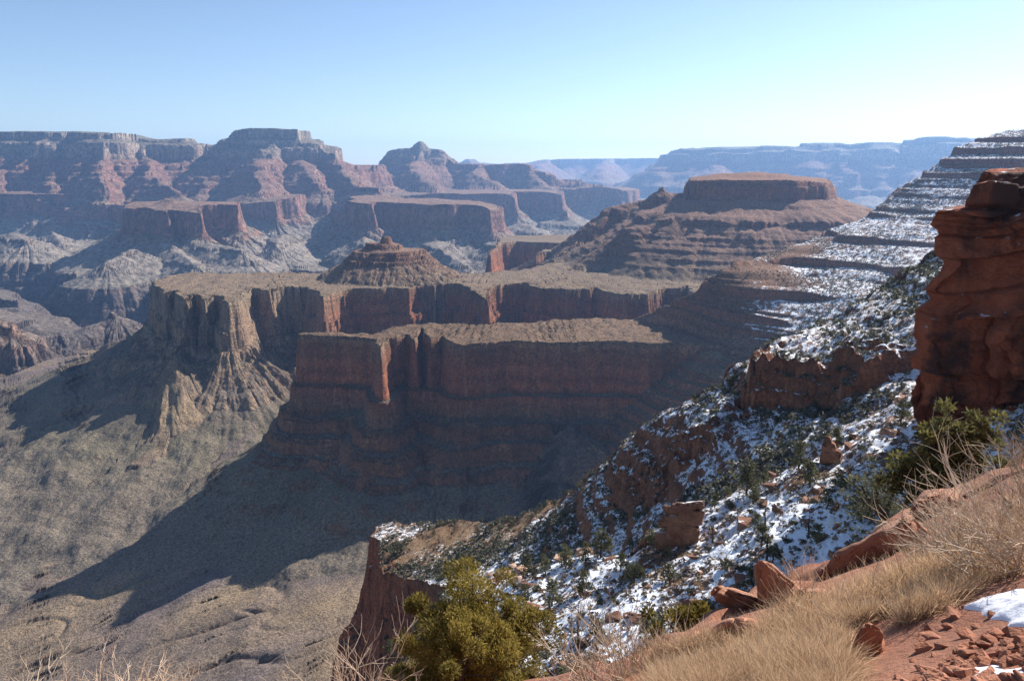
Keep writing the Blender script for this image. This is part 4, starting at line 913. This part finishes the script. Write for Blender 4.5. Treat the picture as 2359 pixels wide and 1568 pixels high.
    dirf = np.array([.90, -.43]); nrm = np.array([-.43, -.90]); dirb = np.array([.35, .94])
    X = np.where(SS >= 0, lx + dirf[0] * SS, lx - dirb[0] * SS * -1 * -1); Y = np.where(SS >= 0, D0 + dirf[1] * SS, D0 - dirb[1] * SS)
    X = np.where(SS < 0, lx + .62 * (-SS), X); Y = np.where(SS < 0, D0 + .80 * (-SS), Y)
    k = .25 + .75 * np.clip(SS / 1.6, 0, 1)        # the silhouette itself is surveyed, so no offset right at the corner
    X = X + nrm[0] * off * k * .9; Y = Y + nrm[1] * off * k
    rnd_c = np.sqrt(np.clip(SS / 2.5, 0, 1)); X = X + 0 * rnd_c
    V = np.stack([X, Y, ZZ], -1).reshape(-1, 3); gi2 = np.arange(len(s) * H).reshape(len(s), H)
    F = np.stack([gi2[:-1, :-1], gi2[1:, :-1], gi2[1:, 1:], gi2[:-1, 1:]], -1).reshape(-1, 4)
    # top: a ragged slope going back and up from the rim
    T_ = 40; top = []; tz = X[:, -1]; 
    for j in range(1, T_ + 1):
        f = j / T_ * 30
        up = .02 * f ** .55 + .01 * np.maximum(X[:, -1] - 48, 0) * min(1, f / 8) + .5 * perlin(X[:, -1] / 3. + f, np.full(len(s), f / 3.)) - np.clip(-s, 0, 14) * .5
        top.append(np.stack([X[:, -1] + .66 * f, Y[:, -1] + .75 * f, ztop + up - (2.2 if f > 22 else 0) * (f - 22) * .5], -1))
    top = np.stack(top, 1); base_n = len(V); V = np.concatenate([V, top.reshape(-1, 3)])
    ti2 = np.concatenate([gi2[:, -1:], base_n + np.arange(len(s) * T_).reshape(len(s), T_)], 1)
    F = np.concatenate([F, np.stack([ti2[:-1, :-1], ti2[1:, :-1], ti2[1:, 1:], ti2[:-1, 1:]], -1).reshape(-1, 4)])
    o = put('rock_cliff', tri_mesh('rock_cliff', V, F, M_cliff, smooth=True))
    o['kind'] = 'structure'; o['label'] = 'dark red layered sandstone cliff standing at the right edge'
    return X, Y, ZZ, s
CX, CY, CZ, CS = near_cliff()
# its cap block and rubble at the foot
cap_b = rock_mesh('cap_rock', [bp(u, v, d) for d in (80, 84) for u, v in ((2226, 470), (2244, 424), (2290, 416), (2345, 424), (2350, 460), (2335, 474))], M_cliff, .12, 3, 4, nl=1.2, bevel=.1)
o = put('cap_rock', cap_b); tag(o, 'overhanging square block at the top corner of the dark cliff', 'rock')
# ------------------------------------------------------------------ foreground: the trail edge the camera stands on
gp = [bp(1560, 1480, 5), bp(1700, 1415, 6), bp(1880, 1340, 7.6), bp(2080, 1215, 9.5), bp(2200, 1140, 11), bp(2400, 1050, 12.5), bp(2358, 1568, 2.5), bp(1960, 1568, 2.9), bp(1560, 1568, 4), bp(1200, 1580, 5.5), bp(2300, 1400, 3.6), bp(2100, 1400, 4.3), bp(1800, 1450, 4.8), bp(2250, 1250, 6.5), bp(2050, 1300, 6.8), (0, 0, -1.62), (-3, 3, -3.2), (-4, 0, -3.0), (3, 0, -1.2), (8, 3, 1.0), (12, 8, -.5)]
GT = Tps(gp, .002)
brow_f = [bp(2560, 960, 15), bp(2400, 1040, 13), bp(2330, 1085, 12.4), bp(2200, 1145, 11.2), bp(2080, 1225, 9.8), bp(1960, 1300, 8.6), bp(1880, 1352, 7.7), bp(1760, 1400, 6.6), bp(1640, 1440, 5.6), bp(1560, 1485, 5.0), bp(1500, 1560, 4.8), bp(1350, 1600, 5.2), bp(1100, 1640, 5.4), bp(700, 1640, 5.2), bp(300, 1640, 4.8), bp(-300, 1640, 4.6)]
gpoly = [(p[0], p[1]) for p in brow_f] + [(-7, 2), (-7, -3), (16, -3), (22, 10)]
def fore_h(x, y):
    wx = x + .25 * perlin(x / 1.1, y / 1.1) + .1 * perlin(x / .4, y / .4); wy = y + .25 * perlin(x / 1.1 + 5, y / 1.1)
    d, cx, cy, pr = dist_poly(wx, wy, gpoly); do = np.maximum(d, 0)
    z = GT(np.where(d < 0, x, cx), np.where(d < 0, y, cy)) + np.interp(do, [0, .25, .8, 3, 8], [0, -.12, -.9, -7, -26])
    return z + .05 * fbm(x, y, .5, 4, 3) + .10 * fbm(x, y, 2.2, 2, 4)
def build_ground():
    nx, ny = 620, 520
    x = np.linspace(-9, 20, nx); y = np.linspace(-3, 20, ny); X, Y = np.meshgrid(x, y, indexing='ij'); Z = fore_h(X, Y)
    g = np.arange(nx * ny).reshape(nx, ny); F = np.stack([g[:-1, :-1], g[1:, :-1], g[1:, 1:], g[:-1, 1:]], -1).reshape(-1, 4)
    keep = (Z.ravel()[F].max(1) > -26) ; F = F[keep]
    m = rock_mat('red_dirt', (.30, .125, .075), (.17, .07, .045), (.40, .19, .12), 2.2, .8, .35)
    o = put('ground', tri_mesh('ground', np.stack([X, Y, Z], -1).reshape(-1, 3), F, m, smooth=True)); o['kind'] = 'structure'; o['label'] = 'red dirt shoulder of the trail in the foreground'
build_ground()
def fg(x, y): return float(fore_h(np.array([float(x)]), np.array([float(y)]))[0])
def fg_px(u, v):
    x, y, z = ray(u, v); ds = np.linspace(1.2, 18, 900); h = fore_h(ds * x / y, ds.copy()); hit = np.nonzero(h > ds * z / y)[0]
    d = ds[hit[0]] if len(hit) else 8.0
    return (d * x / y, d, d * z / y)

def slab(name, front, back, label, mat=None, noise=.05, bevel=.06, sub=3, seed=1, nl=.5, cat='boulder'):
    o = put(name, rock_mesh(name, front + back, mat or M_slab, noise, sub, seed, nl=nl, bevel=bevel)); tag(o, label, cat); return o
# long diagonal slabs on the brow
slab('boulder', [bp(u, v, 7.8) for u, v in ((1880, 1322), (1893, 1350), (1930, 1390), (2040, 1370), (2100, 1300), (2110, 1240), (2095, 1190), (2010, 1235), (1925, 1280))], [bp(u, v, 9.2) for u, v in ((1900, 1300), (1960, 1268), (2040, 1218), (2092, 1185), (2120, 1230))],
     'long red boulder whose smooth top edge slopes down to the left behind dry brush', noise=.07, seed=2)
slab('boulder', [bp(u, v, 8.0) for u, v in ((2062, 1210), (2090, 1186), (2128, 1212), (2170, 1262), (2150, 1310), (2080, 1330), (2058, 1270))], [bp(u, v, 8.8) for u, v in ((2075, 1195), (2105, 1190), (2150, 1250))],
     'peaked brown boulder leaning against the long sloping one', noise=.05, seed=3)
slab('boulder', [bp(u, v, 9.5) for u, v in ((2092, 1178), (2100, 1215), (2140, 1235), (2215, 1200), (2225, 1160), (2170, 1138), (2120, 1142))], [bp(u, v, 11) for u, v in ((2110, 1150), (2160, 1125), (2225, 1122), (2230, 1160))],
     'rounded red boulder at the foot of the leaning pinyon', noise=.06, seed=4)
slab('boulder', [bp(u, v, 10.2) for u, v in ((2150, 1180), (2200, 1150), (2300, 1100), (2400, 1070), (2450, 1150), (2400, 1260), (2250, 1240))], [bp(u, v, 12.5) for u, v in ((2190, 1130), (2290, 1092), (2400, 1062), (2480, 1080))],
     'broad sloping slab behind the tangled brush at the right', noise=.08, seed=5, nl=.9)
slab('standing_rock', [bp(u, v, 5.9) for u, v in ((1738, 1292), (1762, 1290), (1790, 1312), (1845, 1352), (1862, 1372), (1840, 1420), (1770, 1425), (1746, 1400), (1748, 1350))], [bp(u, v, 6.5) for u, v in ((1742, 1296), (1775, 1300), (1850, 1360), (1870, 1400), (1760, 1400))],
     'sunlit pointed wedge of red rock standing up at the slope edge', noise=.035, bevel=.03, seed=6, nl=.35, cat='rock')
slab('rock_slab', [bp(u, v, 6.2) for u, v in ((1638, 1354), (1660, 1350), (1690, 1362), (1752, 1382), (1752, 1404), (1725, 1416), (1668, 1392), (1640, 1376))], [bp(u, v, 6.7) for u, v in ((1640, 1358), (1672, 1352), (1755, 1380), (1755, 1400), (1660, 1385))],
     'log shaped red slab jutting left from the pointed wedge', noise=.03, bevel=.025, seed=7, nl=.3, cat='rock')
slab('rock_slab', [bp(u, v, 5.6) for u, v in ((1850, 1362), (1885, 1360), (1935, 1380), (1925, 1400), (1860, 1400))], [bp(u, v, 6.2) for u, v in ((1855, 1360), (1890, 1358), (1930, 1380))], 'thin broken red slab just right of the pointed wedge', noise=.03, bevel=.02, seed=8, nl=.3, cat='rock')
slab('standing_rock', [bp(u, v, 3.35) for u, v in ((1958, 1490), (1985, 1436), (2005, 1432), (2030, 1450), (2036, 1500), (2022, 1545), (1955, 1560))], [bp(u, v, 3.6) for u, v in ((1968, 1480), (1995, 1436), (2032, 1462), (2035, 1530), (1960, 1540))],
     'brown upright stone between the straw grass and the rubble', noise=.015, bevel=.012, seed=9, nl=.15, mat=M_rock, cat='rock')
slab('mound_rock', [bp(u, v, 4.6) for u, v in ((1556, 1500), (1600, 1462), (1690, 1428), (1740, 1440), (1760, 1520), (1700, 1600), (1570, 1600))], [bp(u, v, 5.3) for u, v in ((1590, 1464), (1690, 1424), (1760, 1440), (1780, 1500))],
     'low rounded pink rock under the straw coloured grass', noise=.05, bevel=.06, seed=10, nl=.5, cat='rock')
# big stones of the rubble, where the photograph has them
RUB = [(2223, 1470, 52, 0), (2200, 1420, 54, 1), (2290, 1418, 30, 2), (2330, 1462, 66, 3), (2280, 1478, 42, 4), (2150, 1470, 60, 1), (2120, 1500, 48, 0), (2170, 1490, 34, 2), (2150, 1510, 26, 3), (2245, 1500, 42, 5), (2270, 1528, 40, 4), (2190, 1522, 26, 1), (2120, 1545, 40, 3), (2200, 1552, 52, 0),
       (2170, 1540, 26, 2), (2300, 1505, 34, 5), (2335, 1530, 40, 4), (2070, 1560, 30, 1), (2100, 1525, 26, 2), (2225, 1400, 26, 5), (2250, 1447, 36, 3), (2185, 1445, 30, 4), (2140, 1450, 26, 5), (2205, 1382, 30, 5), (2345, 1495, 26, 0)]
rub = [random_rock('rubble_stone', 400 + k, M_rock, fl, 2, .02) for k, fl in enumerate((.7, .5, .8, .45, .6, .55))]
for i, (u, v, w_, k) in enumerate(RUB):
    p = fg_px(u, v); s = w_ / FPX * p[1] * 1.15; o = put('rubble_stone', rub[k], loc=(p[0], p[1], p[2] + s * .08)); o.scale = (s, s, s * rng.uniform(.75, 1.1)); o.rotation_euler = (rng.uniform(-.4, .4), rng.uniform(-.4, .4), rng.uniform(0, 6.28))
    tag(o, 'fist to head sized angular red stone in the rubble at the bottom right', 'stone', 'larger stones of the trailside rubble')
n_s = 0
while n_s < 215:
    u = rng.uniform(1960, 2420); v = rng.uniform(1390, 1600)
    if v < 1640 - (u - 1960) * .55: continue
    if u > 2240 and v < 1440 + (u - 2240) * .12: continue
    p = fg_px(u, v); s = rng.uniform(.02, .09); o = put('small_stone', rub[rng.randint(6)], loc=(p[0], p[1], p[2] + s * .1)); o.scale = (s * 1.3, s, s * .8); o.rotation_euler = (rng.uniform(-.5, .5), rng.uniform(-.5, .5), rng.uniform(0, 6.28))
    tag(o, 'small broken red stone among the larger rubble', 'stone', 'small stones of the trailside rubble'); n_s += 1
# old snow
def snow_patch(outline, th, label):
    P = [fg_px(u, v) for u, v in outline]; q = [(p[0], p[1]) for p in P]; A = np.array(q)
    x = np.linspace(A[:, 0].min() - .1, A[:, 0].max() + .1, 130); y = np.linspace(A[:, 1].min() - .1, A[:, 1].max() + .1, 130); X, Y = np.meshgrid(x, y, indexing='ij')
    d, *_ = dist_poly(X + .03 * perlin(X / .12, Y / .12), Y + .03 * perlin(X / .1 + 5, Y / .1), q)
    h = th * np.clip(-d / .12, 0, 1) ** .5
    Z = fore_h(X, Y) + h * (1 + .25 * fbm(X, Y, .18, 3, 9)) - .002; g = np.arange(X.size).reshape(X.shape)
    F = np.stack([g[:-1, :-1], g[1:, :-1], g[1:, 1:], g[:-1, 1:]], -1).reshape(-1, 4); F = F[(d.ravel()[F] < 0).any(1)]
    o = put('snow', tri_mesh('snow', np.stack([X, Y, Z], -1).reshape(-1, 3), F, M_snow_m, smooth=True)); o['kind'] = 'stuff'; o['label'] = label
snow_patch([(2228, 1402), (2255, 1385), (2300, 1374), (2360, 1366), (2450, 1370), (2450, 1462), (2358, 1448), (2300, 1432), (2262, 1416)], .05, 'dirty old snow patch at the right edge above the rubble')
snow_patch([(2222, 1548), (2270, 1532), (2340, 1534), (2400, 1545), (2330, 1560), (2250, 1560)], .02, 'thin pinkish strip of old snow in the bottom right corner')

# ---- straw grass
def grass_field(name, n, region, label, hmin, hmax, mat, lean=.35, bw=.0022, per=46):
    nc = n // per; U = np.array([region() for _ in range(nc)])
    xc = (U[:, 0] - 1179) / FPX; zc = -(U[:, 1] - 784) / FPX; dy = CP + zc * SP; dz = -SP + zc * CP
    ds = np.linspace(2.0, 16, 200); best = np.full(nc, 9.0); done = np.zeros(nc, bool)
    for d in ds:
        h = fore_h(d * xc / dy, np.full(nc, d)); hit = (~done) & (h > d * dz / dy); best[hit] = d; done |= hit
    cx = (best * xc / dy)[done]; cy = best[done]; kp = fbm(cx, cy, .55, 3, 21) > -.12 - .1 * (n > 80000); cx = cx[kp]; cy = cy[kp]; nc = len(cx); n = nc * per
    a = rng.uniform(0, 6.283, n); o = np.abs(rng.normal(size=n)); CXr = np.repeat(cx, per); CYr = np.repeat(cy, per)
    X = CXr + np.cos(a) * o * .035; Y = CYr + np.sin(a) * o * .035; Z = fore_h(X, Y)
    hc = np.repeat(rng.uniform(hmin, hmax, nc) * (1 + .7 * fbm(cx, cy, .8, 2, 22)), per); H = (hc * rng.uniform(.45, 1.15, n))[:, None]
    P = np.stack([X, Y, Z - .01], 1)
    dr = np.stack([np.cos(a) * o * lean, np.sin(a) * o * lean, np.ones(n)], 1) + rng.normal(size=(n, 3)) * .16; dr /= np.linalg.norm(dr, axis=1)[:, None]
    bend = np.stack([np.cos(a), np.sin(a), -.5 * np.ones(n)], 1) * rng.uniform(0, .32, n)[:, None] + rng.normal(size=(n, 3)) * .10
    sd = np.cross(dr, rng.normal(size=(n, 3))); sd /= np.linalg.norm(sd, axis=1)[:, None]; W = bw * rng.uniform(.5, 1.5, n)[:, None] * np.clip(Y / 4, .7, 2.2)[:, None]
    p1 = P + dr * H * .55; p2 = P + dr * H + bend * H
    V = np.stack([P - sd * W, P + sd * W, p1 + sd * W * .8, p1 - sd * W * .8, p2 + sd * W * .25, p2 - sd * W * .25], 1).reshape(-1, 3)
    i = np.arange(n)[:, None] * 6; F = np.concatenate([i + np.array([[0, 1, 2, 3]]), i + np.array([[3, 2, 4, 5]])])
    tone = np.clip(np.repeat(rng.uniform(0, 1, nc), per) * .6 + rng.uniform(0, .5, n), 0, 1)
    o_ = put(name, tri_mesh(name, V, F, mat, {'tone': np.repeat(tone, 6)})); o_['kind'] = 'stuff'; o_['label'] = label
def reg_a():
    while True:
        u = rng.uniform(1500, 1950); v = rng.uniform(1380, 1640)
        if v > 1440 + abs(u - 1790) * .28 and rng.rand() < .95: return u, v
def reg_b():
    while True:
        u = rng.uniform(1750, 2400); v = rng.uniform(1180, 1560)
        if v > 1450 - (u - 1750) * .42 and v < 1455 - max(0, u - 2060) * .48: return u, v
grass_field('dry_grass', 90000, reg_a, 'thick straw coloured dry grass at the bottom edge', .08, .21, M_grass, lean=.4, bw=.0016)
grass_field('dry_grass', 64000, reg_b, 'dry brown grass around the brush on the right', .06, .20, M_grass, lean=.4, bw=.0015)

# ---- leafless brush near the camera, each bush an object
def bare_bush(seed, px, d, h, label, mat, stems=9, depth=3, rad=.009, spread=.5, kids=(2, 4), up=.12, out=.8, lean=(0, 0), drop=0.0, name='bare_shrub'):
    p = bp(*px, d); rs = np.random.RandomState(seed); mb = MB()
    for k in range(stems):
        a = rs.uniform(0, 2 * np.pi); o_ = rs.uniform(.1, 1) * out
        branchy(mb, rs, (rs.normal() * .06, rs.normal() * .06, -.1), (math.cos(a) * o_ + lean[0], math.sin(a) * o_ + lean[1], 1), h * rs.uniform(.42, .62), rad, depth, spread, kids, None, 4, .10, up, 4, .55)
    o = put(name, mb.mesh(name, mat), loc=p); tag(o, label, 'shrub', None); return o
bare_bush(501, (90, 1700), 3.6, .52, 'pale leafless shrub with forked twigs in the bottom left corner', M_pale, 8, 3, .005, .45, (2, 3))
bare_bush(502, (215, 1690), 3.5, .47, 'pale leafless shrub right of the corner one at the bottom left', M_pale, 12, 3, .0048, .5, (2, 4), lean=(.1, 0))
bare_bush(503, (330, 1690), 3.7, .46, 'low spreading pale shrub at the bottom, left of the gap', M_pale, 10, 3, .0045, .5, (2, 4))
bare_bush(504, (790, 1700), 4.2, .80, 'pale many twigged shrub at the bottom in front of the promontory foot', M_pale, 15, 3, .005, .45, (2, 3))
bare_bush(505, (640, 1680), 4.0, .40, 'few thin bare stems at the bottom, left of the many twigged shrub', M_pale, 4, 1, .005, .3, (1, 2))
bare_bush(506, (1480, 1690), 4.4, .86, 'pale grey brush with upright crowded twigs right of the big juniper', M_pale, 26, 3, .0065, .38, (2, 4), out=.75, lean=(-.12, 0))
bare_bush(507, (1400, 1660), 4.9, .55, 'smaller grey brush between the juniper and the crowded brush', M_twig, 14, 3, .006, .4, (2, 4))
bare_bush(508, (1560, 1640), 4.6, .62, 'tan brush against the round pink rock', M_pale, 14, 3, .0055, .4, (2, 4))
for k, (u, v, d, h, l_) in enumerate([(2330, 1330, 4.6, .95, (-.9, 0)), (2410, 1250, 5.4, .9, (-.5, 0)), (2240, 1330, 5.5, .7, (-.5, 0)), (2420, 1120, 6.0, .75, (-.3, 0)), (2340, 1210, 7.0, .55, (-.3, 0)), (2150, 1330, 6.0, .55, (-.5, 0)), (2430, 1350, 4.2, 1.0, (-1.1, 0))]):
    bare_bush(520 + k, (u, v), d, h, ['sprawling bare brush reaching left above the old snow patch', 'dense bare brush against the right edge', 'bare brush in front of the long sloping boulder', 'bare brush at the right edge below the dark cliff', 'bare brush on the broad slab',
              'low bare bush beneath the long boulder', 'arching bare branches entering from the right edge'][k], M_twig if k % 2 else M_pale, 16, 3, .0065, .5, (2, 4), lean=l_, out=1.0)
for k, (u, v, d, h) in enumerate([(1800, 1440, 5.0, .55), (1960, 1450, 4.6, .5), (2060, 1400, 5.0, .5), (1860, 1400, 6.2, .6), (2120, 1390, 4.8, .45)]):
    bare_bush(540 + k, (u, v), d, h, ['reddish twigs at the foot of the pointed wedge', 'straw coloured twigs above the brown upright stone', 'straw coloured clump left of the rubble', 'tall thin dry stalks right of the pointed wedge', 'green brown clump at the top of the rubble'][k], M_pale if k in (1, 2, 3) else M_twig, 16, 2, .004, .4, (2, 4), out=.5)

# ---- larger trees close by
def big_tree(name, base, limbs, label, leaf, clump_r, n_per, size, seed, trunk_r=.09, sub=5, cat='tree'):
    sub = int(sub * 1.6)
    rs = np.random.RandomState(seed); tr = MB(); C = []; R = []
    B = np.array(base, float)
    for lm in limbs:
        P = [np.array(p, float) for p in lm]; n = len(P); tr.tube(P, np.linspace(trunk_r, trunk_r * .25, n), 6, .4)
        for k in range(1, n):
            for j in range(sub):
                t = rs.uniform(); q = P[k - 1] + (P[k] - P[k - 1]) * t; dd = rs.normal(size=3) * clump_r * 1.5; dd[2] *= .6; e = q + dd
                if k == 1 and t < .5 and name == 'pinyon_tree': continue
                tr.tube([q, (q + e) / 2 + np.array([0, 0, .03]), e], [trunk_r * .25, trunk_r * .14, .004], 3, .5); C.append(e); R.append(clump_r * rs.uniform(.55, 1.05))
    cr = MB(); foliage(cr, rs, C, R, n_per, size, .85, .5)
    root = bpy.data.objects.new(name, None); COL.objects.link(root); root.location = tuple(base); tag(root, label, cat)
    for nm, mb, mt, sm in (('trunk', tr, M_bark, True), ('crown', cr, leaf, False)):
        me = mb.mesh(nm, mt, sm); me.transform(Matrix.Translation(-Vector(base))); put(nm, me, root)
    return root
DJ = 9.5
J = lambda u, v, dd=0: bp(u, v, DJ + dd)
big_tree('juniper_tree', J(1070, 1820), [[J(1070, 1820), J(1075, 1600), J(1080, 1480), J(1085, 1420), J(1092, 1362)], [J(1070, 1720), J(1130, 1560, -.3), J(1175, 1470, -.3), J(1222, 1455)], [J(1070, 1750), J(1010, 1600, .2), J(985, 1540), J(975, 1540)], [J(1080, 1600), J(1040, 1490, -.4), J(1035, 1430), J(1060, 1395)],
          [J(1080, 1700), J(1190, 1590, -.5), J(1230, 1555, -.4)], [J(1075, 1620), J(1140, 1450, .4), J(1135, 1400, .3)], [J(1075, 1700), J(1060, 1560, -.8), J(1090, 1500, -.8), J(1110, 1440, -.6)], [J(1070, 1780), J(980, 1650, -.3), J(940, 1585, -.2)]],
         'big sunlit olive gold juniper in the bottom centre foreground', M_leaf_sun, .22, 620, .034, 601, .06, 6)
DP = 15.0
Q = lambda u, v, dd=0: bp(u, v, DP + dd)
big_tree('pinyon_tree', Q(2205, 1150), [[Q(2205, 1150), Q(2212, 1100), Q(2230, 1060), Q(2238, 1020)], [Q(2200, 1150), Q(2195, 1090), Q(2195, 1040), Q(2190, 990), Q(2195, 968)], [Q(2190, 1150), Q(2165, 1100), Q(2150, 1050), Q(2150, 1000)], [Q(2150, 1150), Q(2135, 1110), Q(2100, 1085), Q(2075, 1095)], [Q(2200, 1090), Q(2225, 1010), Q(2235, 975)], [Q(2150, 1150), Q(2130, 1080), Q(2118, 1030)]],
         'leaning multi stemmed green pinyon behind the boulders below the dark cliff', M_leaf_mid, .21, 110, .085, 602, .07, 5)
DD = 34.0
D_ = lambda u, v, dd=0: bp(u, v, DD + dd)
big_tree('dead_pine', D_(2032, 1210), [[D_(2032, 1212), D_(2028, 1170), D_(2020, 1130), D_(2030, 1085)], [D_(2030, 1190), D_(2000, 1150), D_(1985, 1120)], [D_(2038, 1200), D_(2050, 1150), D_(2062, 1120)], [D_(2020, 1150), D_(1990, 1180)]],
         'dark nearly bare pine standing in shaded snow left of the leaning pinyon', M_leaf, .42, 26, .14, 603, .13, 6)
DS = 7.5
big_tree('juniper_bush', bp(1620, 1470, DS), [[bp(1620, 1470, DS), bp(1618, 1440, DS), bp(1625, 1415, DS)], [bp(1620, 1470, DS), bp(1595, 1445, DS), bp(1585, 1425, DS)], [bp(1620, 1470, DS), bp(1650, 1445, DS), bp(1660, 1435, DS)]],
         'small olive juniper bush under the jutting slab', M_leaf_sun, .11, 120, .045, 604, .02, 5, cat='bush')
# leafless trees on the snow
def dead_tree(u, v, hp, label, seed):
    p = at_px(u, v); h = hp / FPX * p[1] * 1.05; rs = np.random.RandomState(seed); tr = MB(); cr = MB()
    P = [np.array([0, 0, -.3]), np.array([.05, 0, h * .3]), np.array([-.04, .03, h * .6]), np.array([.03, 0, h])]
    tr.tube(P, [.13, .10, .07, .02], 6, .1)
    for k in range(16):
        z = h * rs.uniform(.25, .98); a = rs.uniform(0, 6.28)
        branchy(cr, rs, (0, 0, z), (math.cos(a), math.sin(a), .5), h * .28 * (1.2 - z / h), .028, 2, .5, (2, 3), None, 3, .15, .1, 3)
    root = bpy.data.objects.new('dead_tree', None); COL.objects.link(root); root.location = p; tag(root, label, 'tree')
    put('trunk', tr.mesh('trunk', M_bark, True), root); put('branch_tangle', cr.mesh('branch_tangle', M_bark), root)
dead_tree(1330, 1475, 100, 'tall leafless tree in the middle of the snow right of the big juniper', 701)
dead_tree(1265, 1412, 48, 'thin leafless tree close to the right side of the big juniper', 702)
dead_tree(1765, 1290, 70, 'leafless tree on the snow above the pointed wedge', 703)
dead_tree(1760, 1215, 60, 'leafless tree higher on the open snow, below the crest pinyon', 704)
dead_tree(1640, 1250, 46, 'small leafless tree below the stacked outcrop', 705)
dead_tree(1860, 1240, 60, 'leafless tree on the snow beside the long boulder', 706)
# stacked outcrop on the crest, trail boulders
def outcrop(u, v, blocks, name, seed, label):
    rs = np.random.RandomState(seed); b = bmesh.new()
    base = at_px(u, v); d = base[1]; mb = []
    root = bpy.data.objects.new(name, None); COL.objects.link(root); root.location = base; tag(root, label, 'rock')
    for i, (u0, v0, u1, v1) in enumerate(blocks):
        pts = [bp(a + rs.uniform(-7, 7), c + rs.uniform(-4, 5), d + e) for a in (u0, (u0 + u1) / 2, u1) for c in (v0, v1) for e in (-1.6, 1.8)]
        me = rock_mesh('stacked_block', pts, M_out, .14, 3, seed + i, nl=.9, bevel=.15); me.transform(Matrix.Translation(-Vector(base))); put('stacked_block', me, root)
M_out = rock_mat('outcrop_stone', (.24, .11, .07), (.10, .05, .035), (.34, .19, .12), .5, .7, .4, snow=.2)
_r5 = np.random.RandomState(5); _bl = [(1556, 1156, 1622, 1172), (1545, 1170, 1595, 1184), (1515, 1226, 1560, 1262), (1560, 1215, 1610, 1262)]
for _k in range(16):
    _v = _r5.uniform(1172, 1250); _c = np.interp(_v, [1172, 1250], [1572, 1555]) + _r5.uniform(-30, 34); _w = _r5.uniform(14, 30); _h = _r5.uniform(7, 14); _bl.append((_c - _w, _v - _h, _c + _w, _v + _h))
outcrop(1570, 1255, _bl, 'stacked_outcrop', 31, 'stack of layered red rock on the crest of the snowy slope')
outcrop(1915, 1065, [(1893, 1040, 1935, 1066), (1897, 1018, 1925, 1042), (1902, 1006, 1916, 1020)], 'stacked_outcrop', 41, 'small red rock pinnacle on the crest below the dark cliff')
M_pb = rock_mat('pale_boulder', (.42, .25, .17), (.30, .17, .11), (.50, .34, .25), .7, .4, .2)
for k, (u, v, w_, lab) in enumerate([(1165, 1322, 40, 'flat pale boulder on the left side of the trail'), (1205, 1312, 44, 'long pale boulder edging the trail'), (1190, 1336, 42, 'low grey pink slab in front of the trail boulders'), (1180, 1305, 22, 'small orange boulder behind the pale trail boulders'), (1128, 1325, 20, 'upright rounded stone left of the trail boulders'),
        (1290, 1283, 50, 'pale rock band where the trail meets the crest'), (1345, 1270, 46, 'orange rock ledge along the crest by the trail'), (1385, 1262, 34, 'bright orange boulder behind the trail bend pinyon'), (960, 1450, 60, 'sunlit slab on the rocky edge left of the big juniper'), (1000, 1425, 44, 'blocky boulder on the rocky edge above the sheer drop'), (985, 1470, 52, 'brown boulder below the sunlit slab on the rocky edge'), (1020, 1390, 34, 'small boulder at the top of the rocky edge')]):
    p = at_px(u, v + 4); s = w_ / FPX * p[1] * 1.1; o = put('boulder', random_rock('boulder', 800 + k, M_pb if k < 8 else M_out, .55, 3, .03), loc=(p[0], p[1], p[2] + s * .1)); o.scale = (s * 1.1, s * .9, s * .8); o.rotation_euler = (0, .1, rng.uniform(0, 6)); tag(o, lab, 'boulder')
print('all built', round(time.time() - T00, 1))
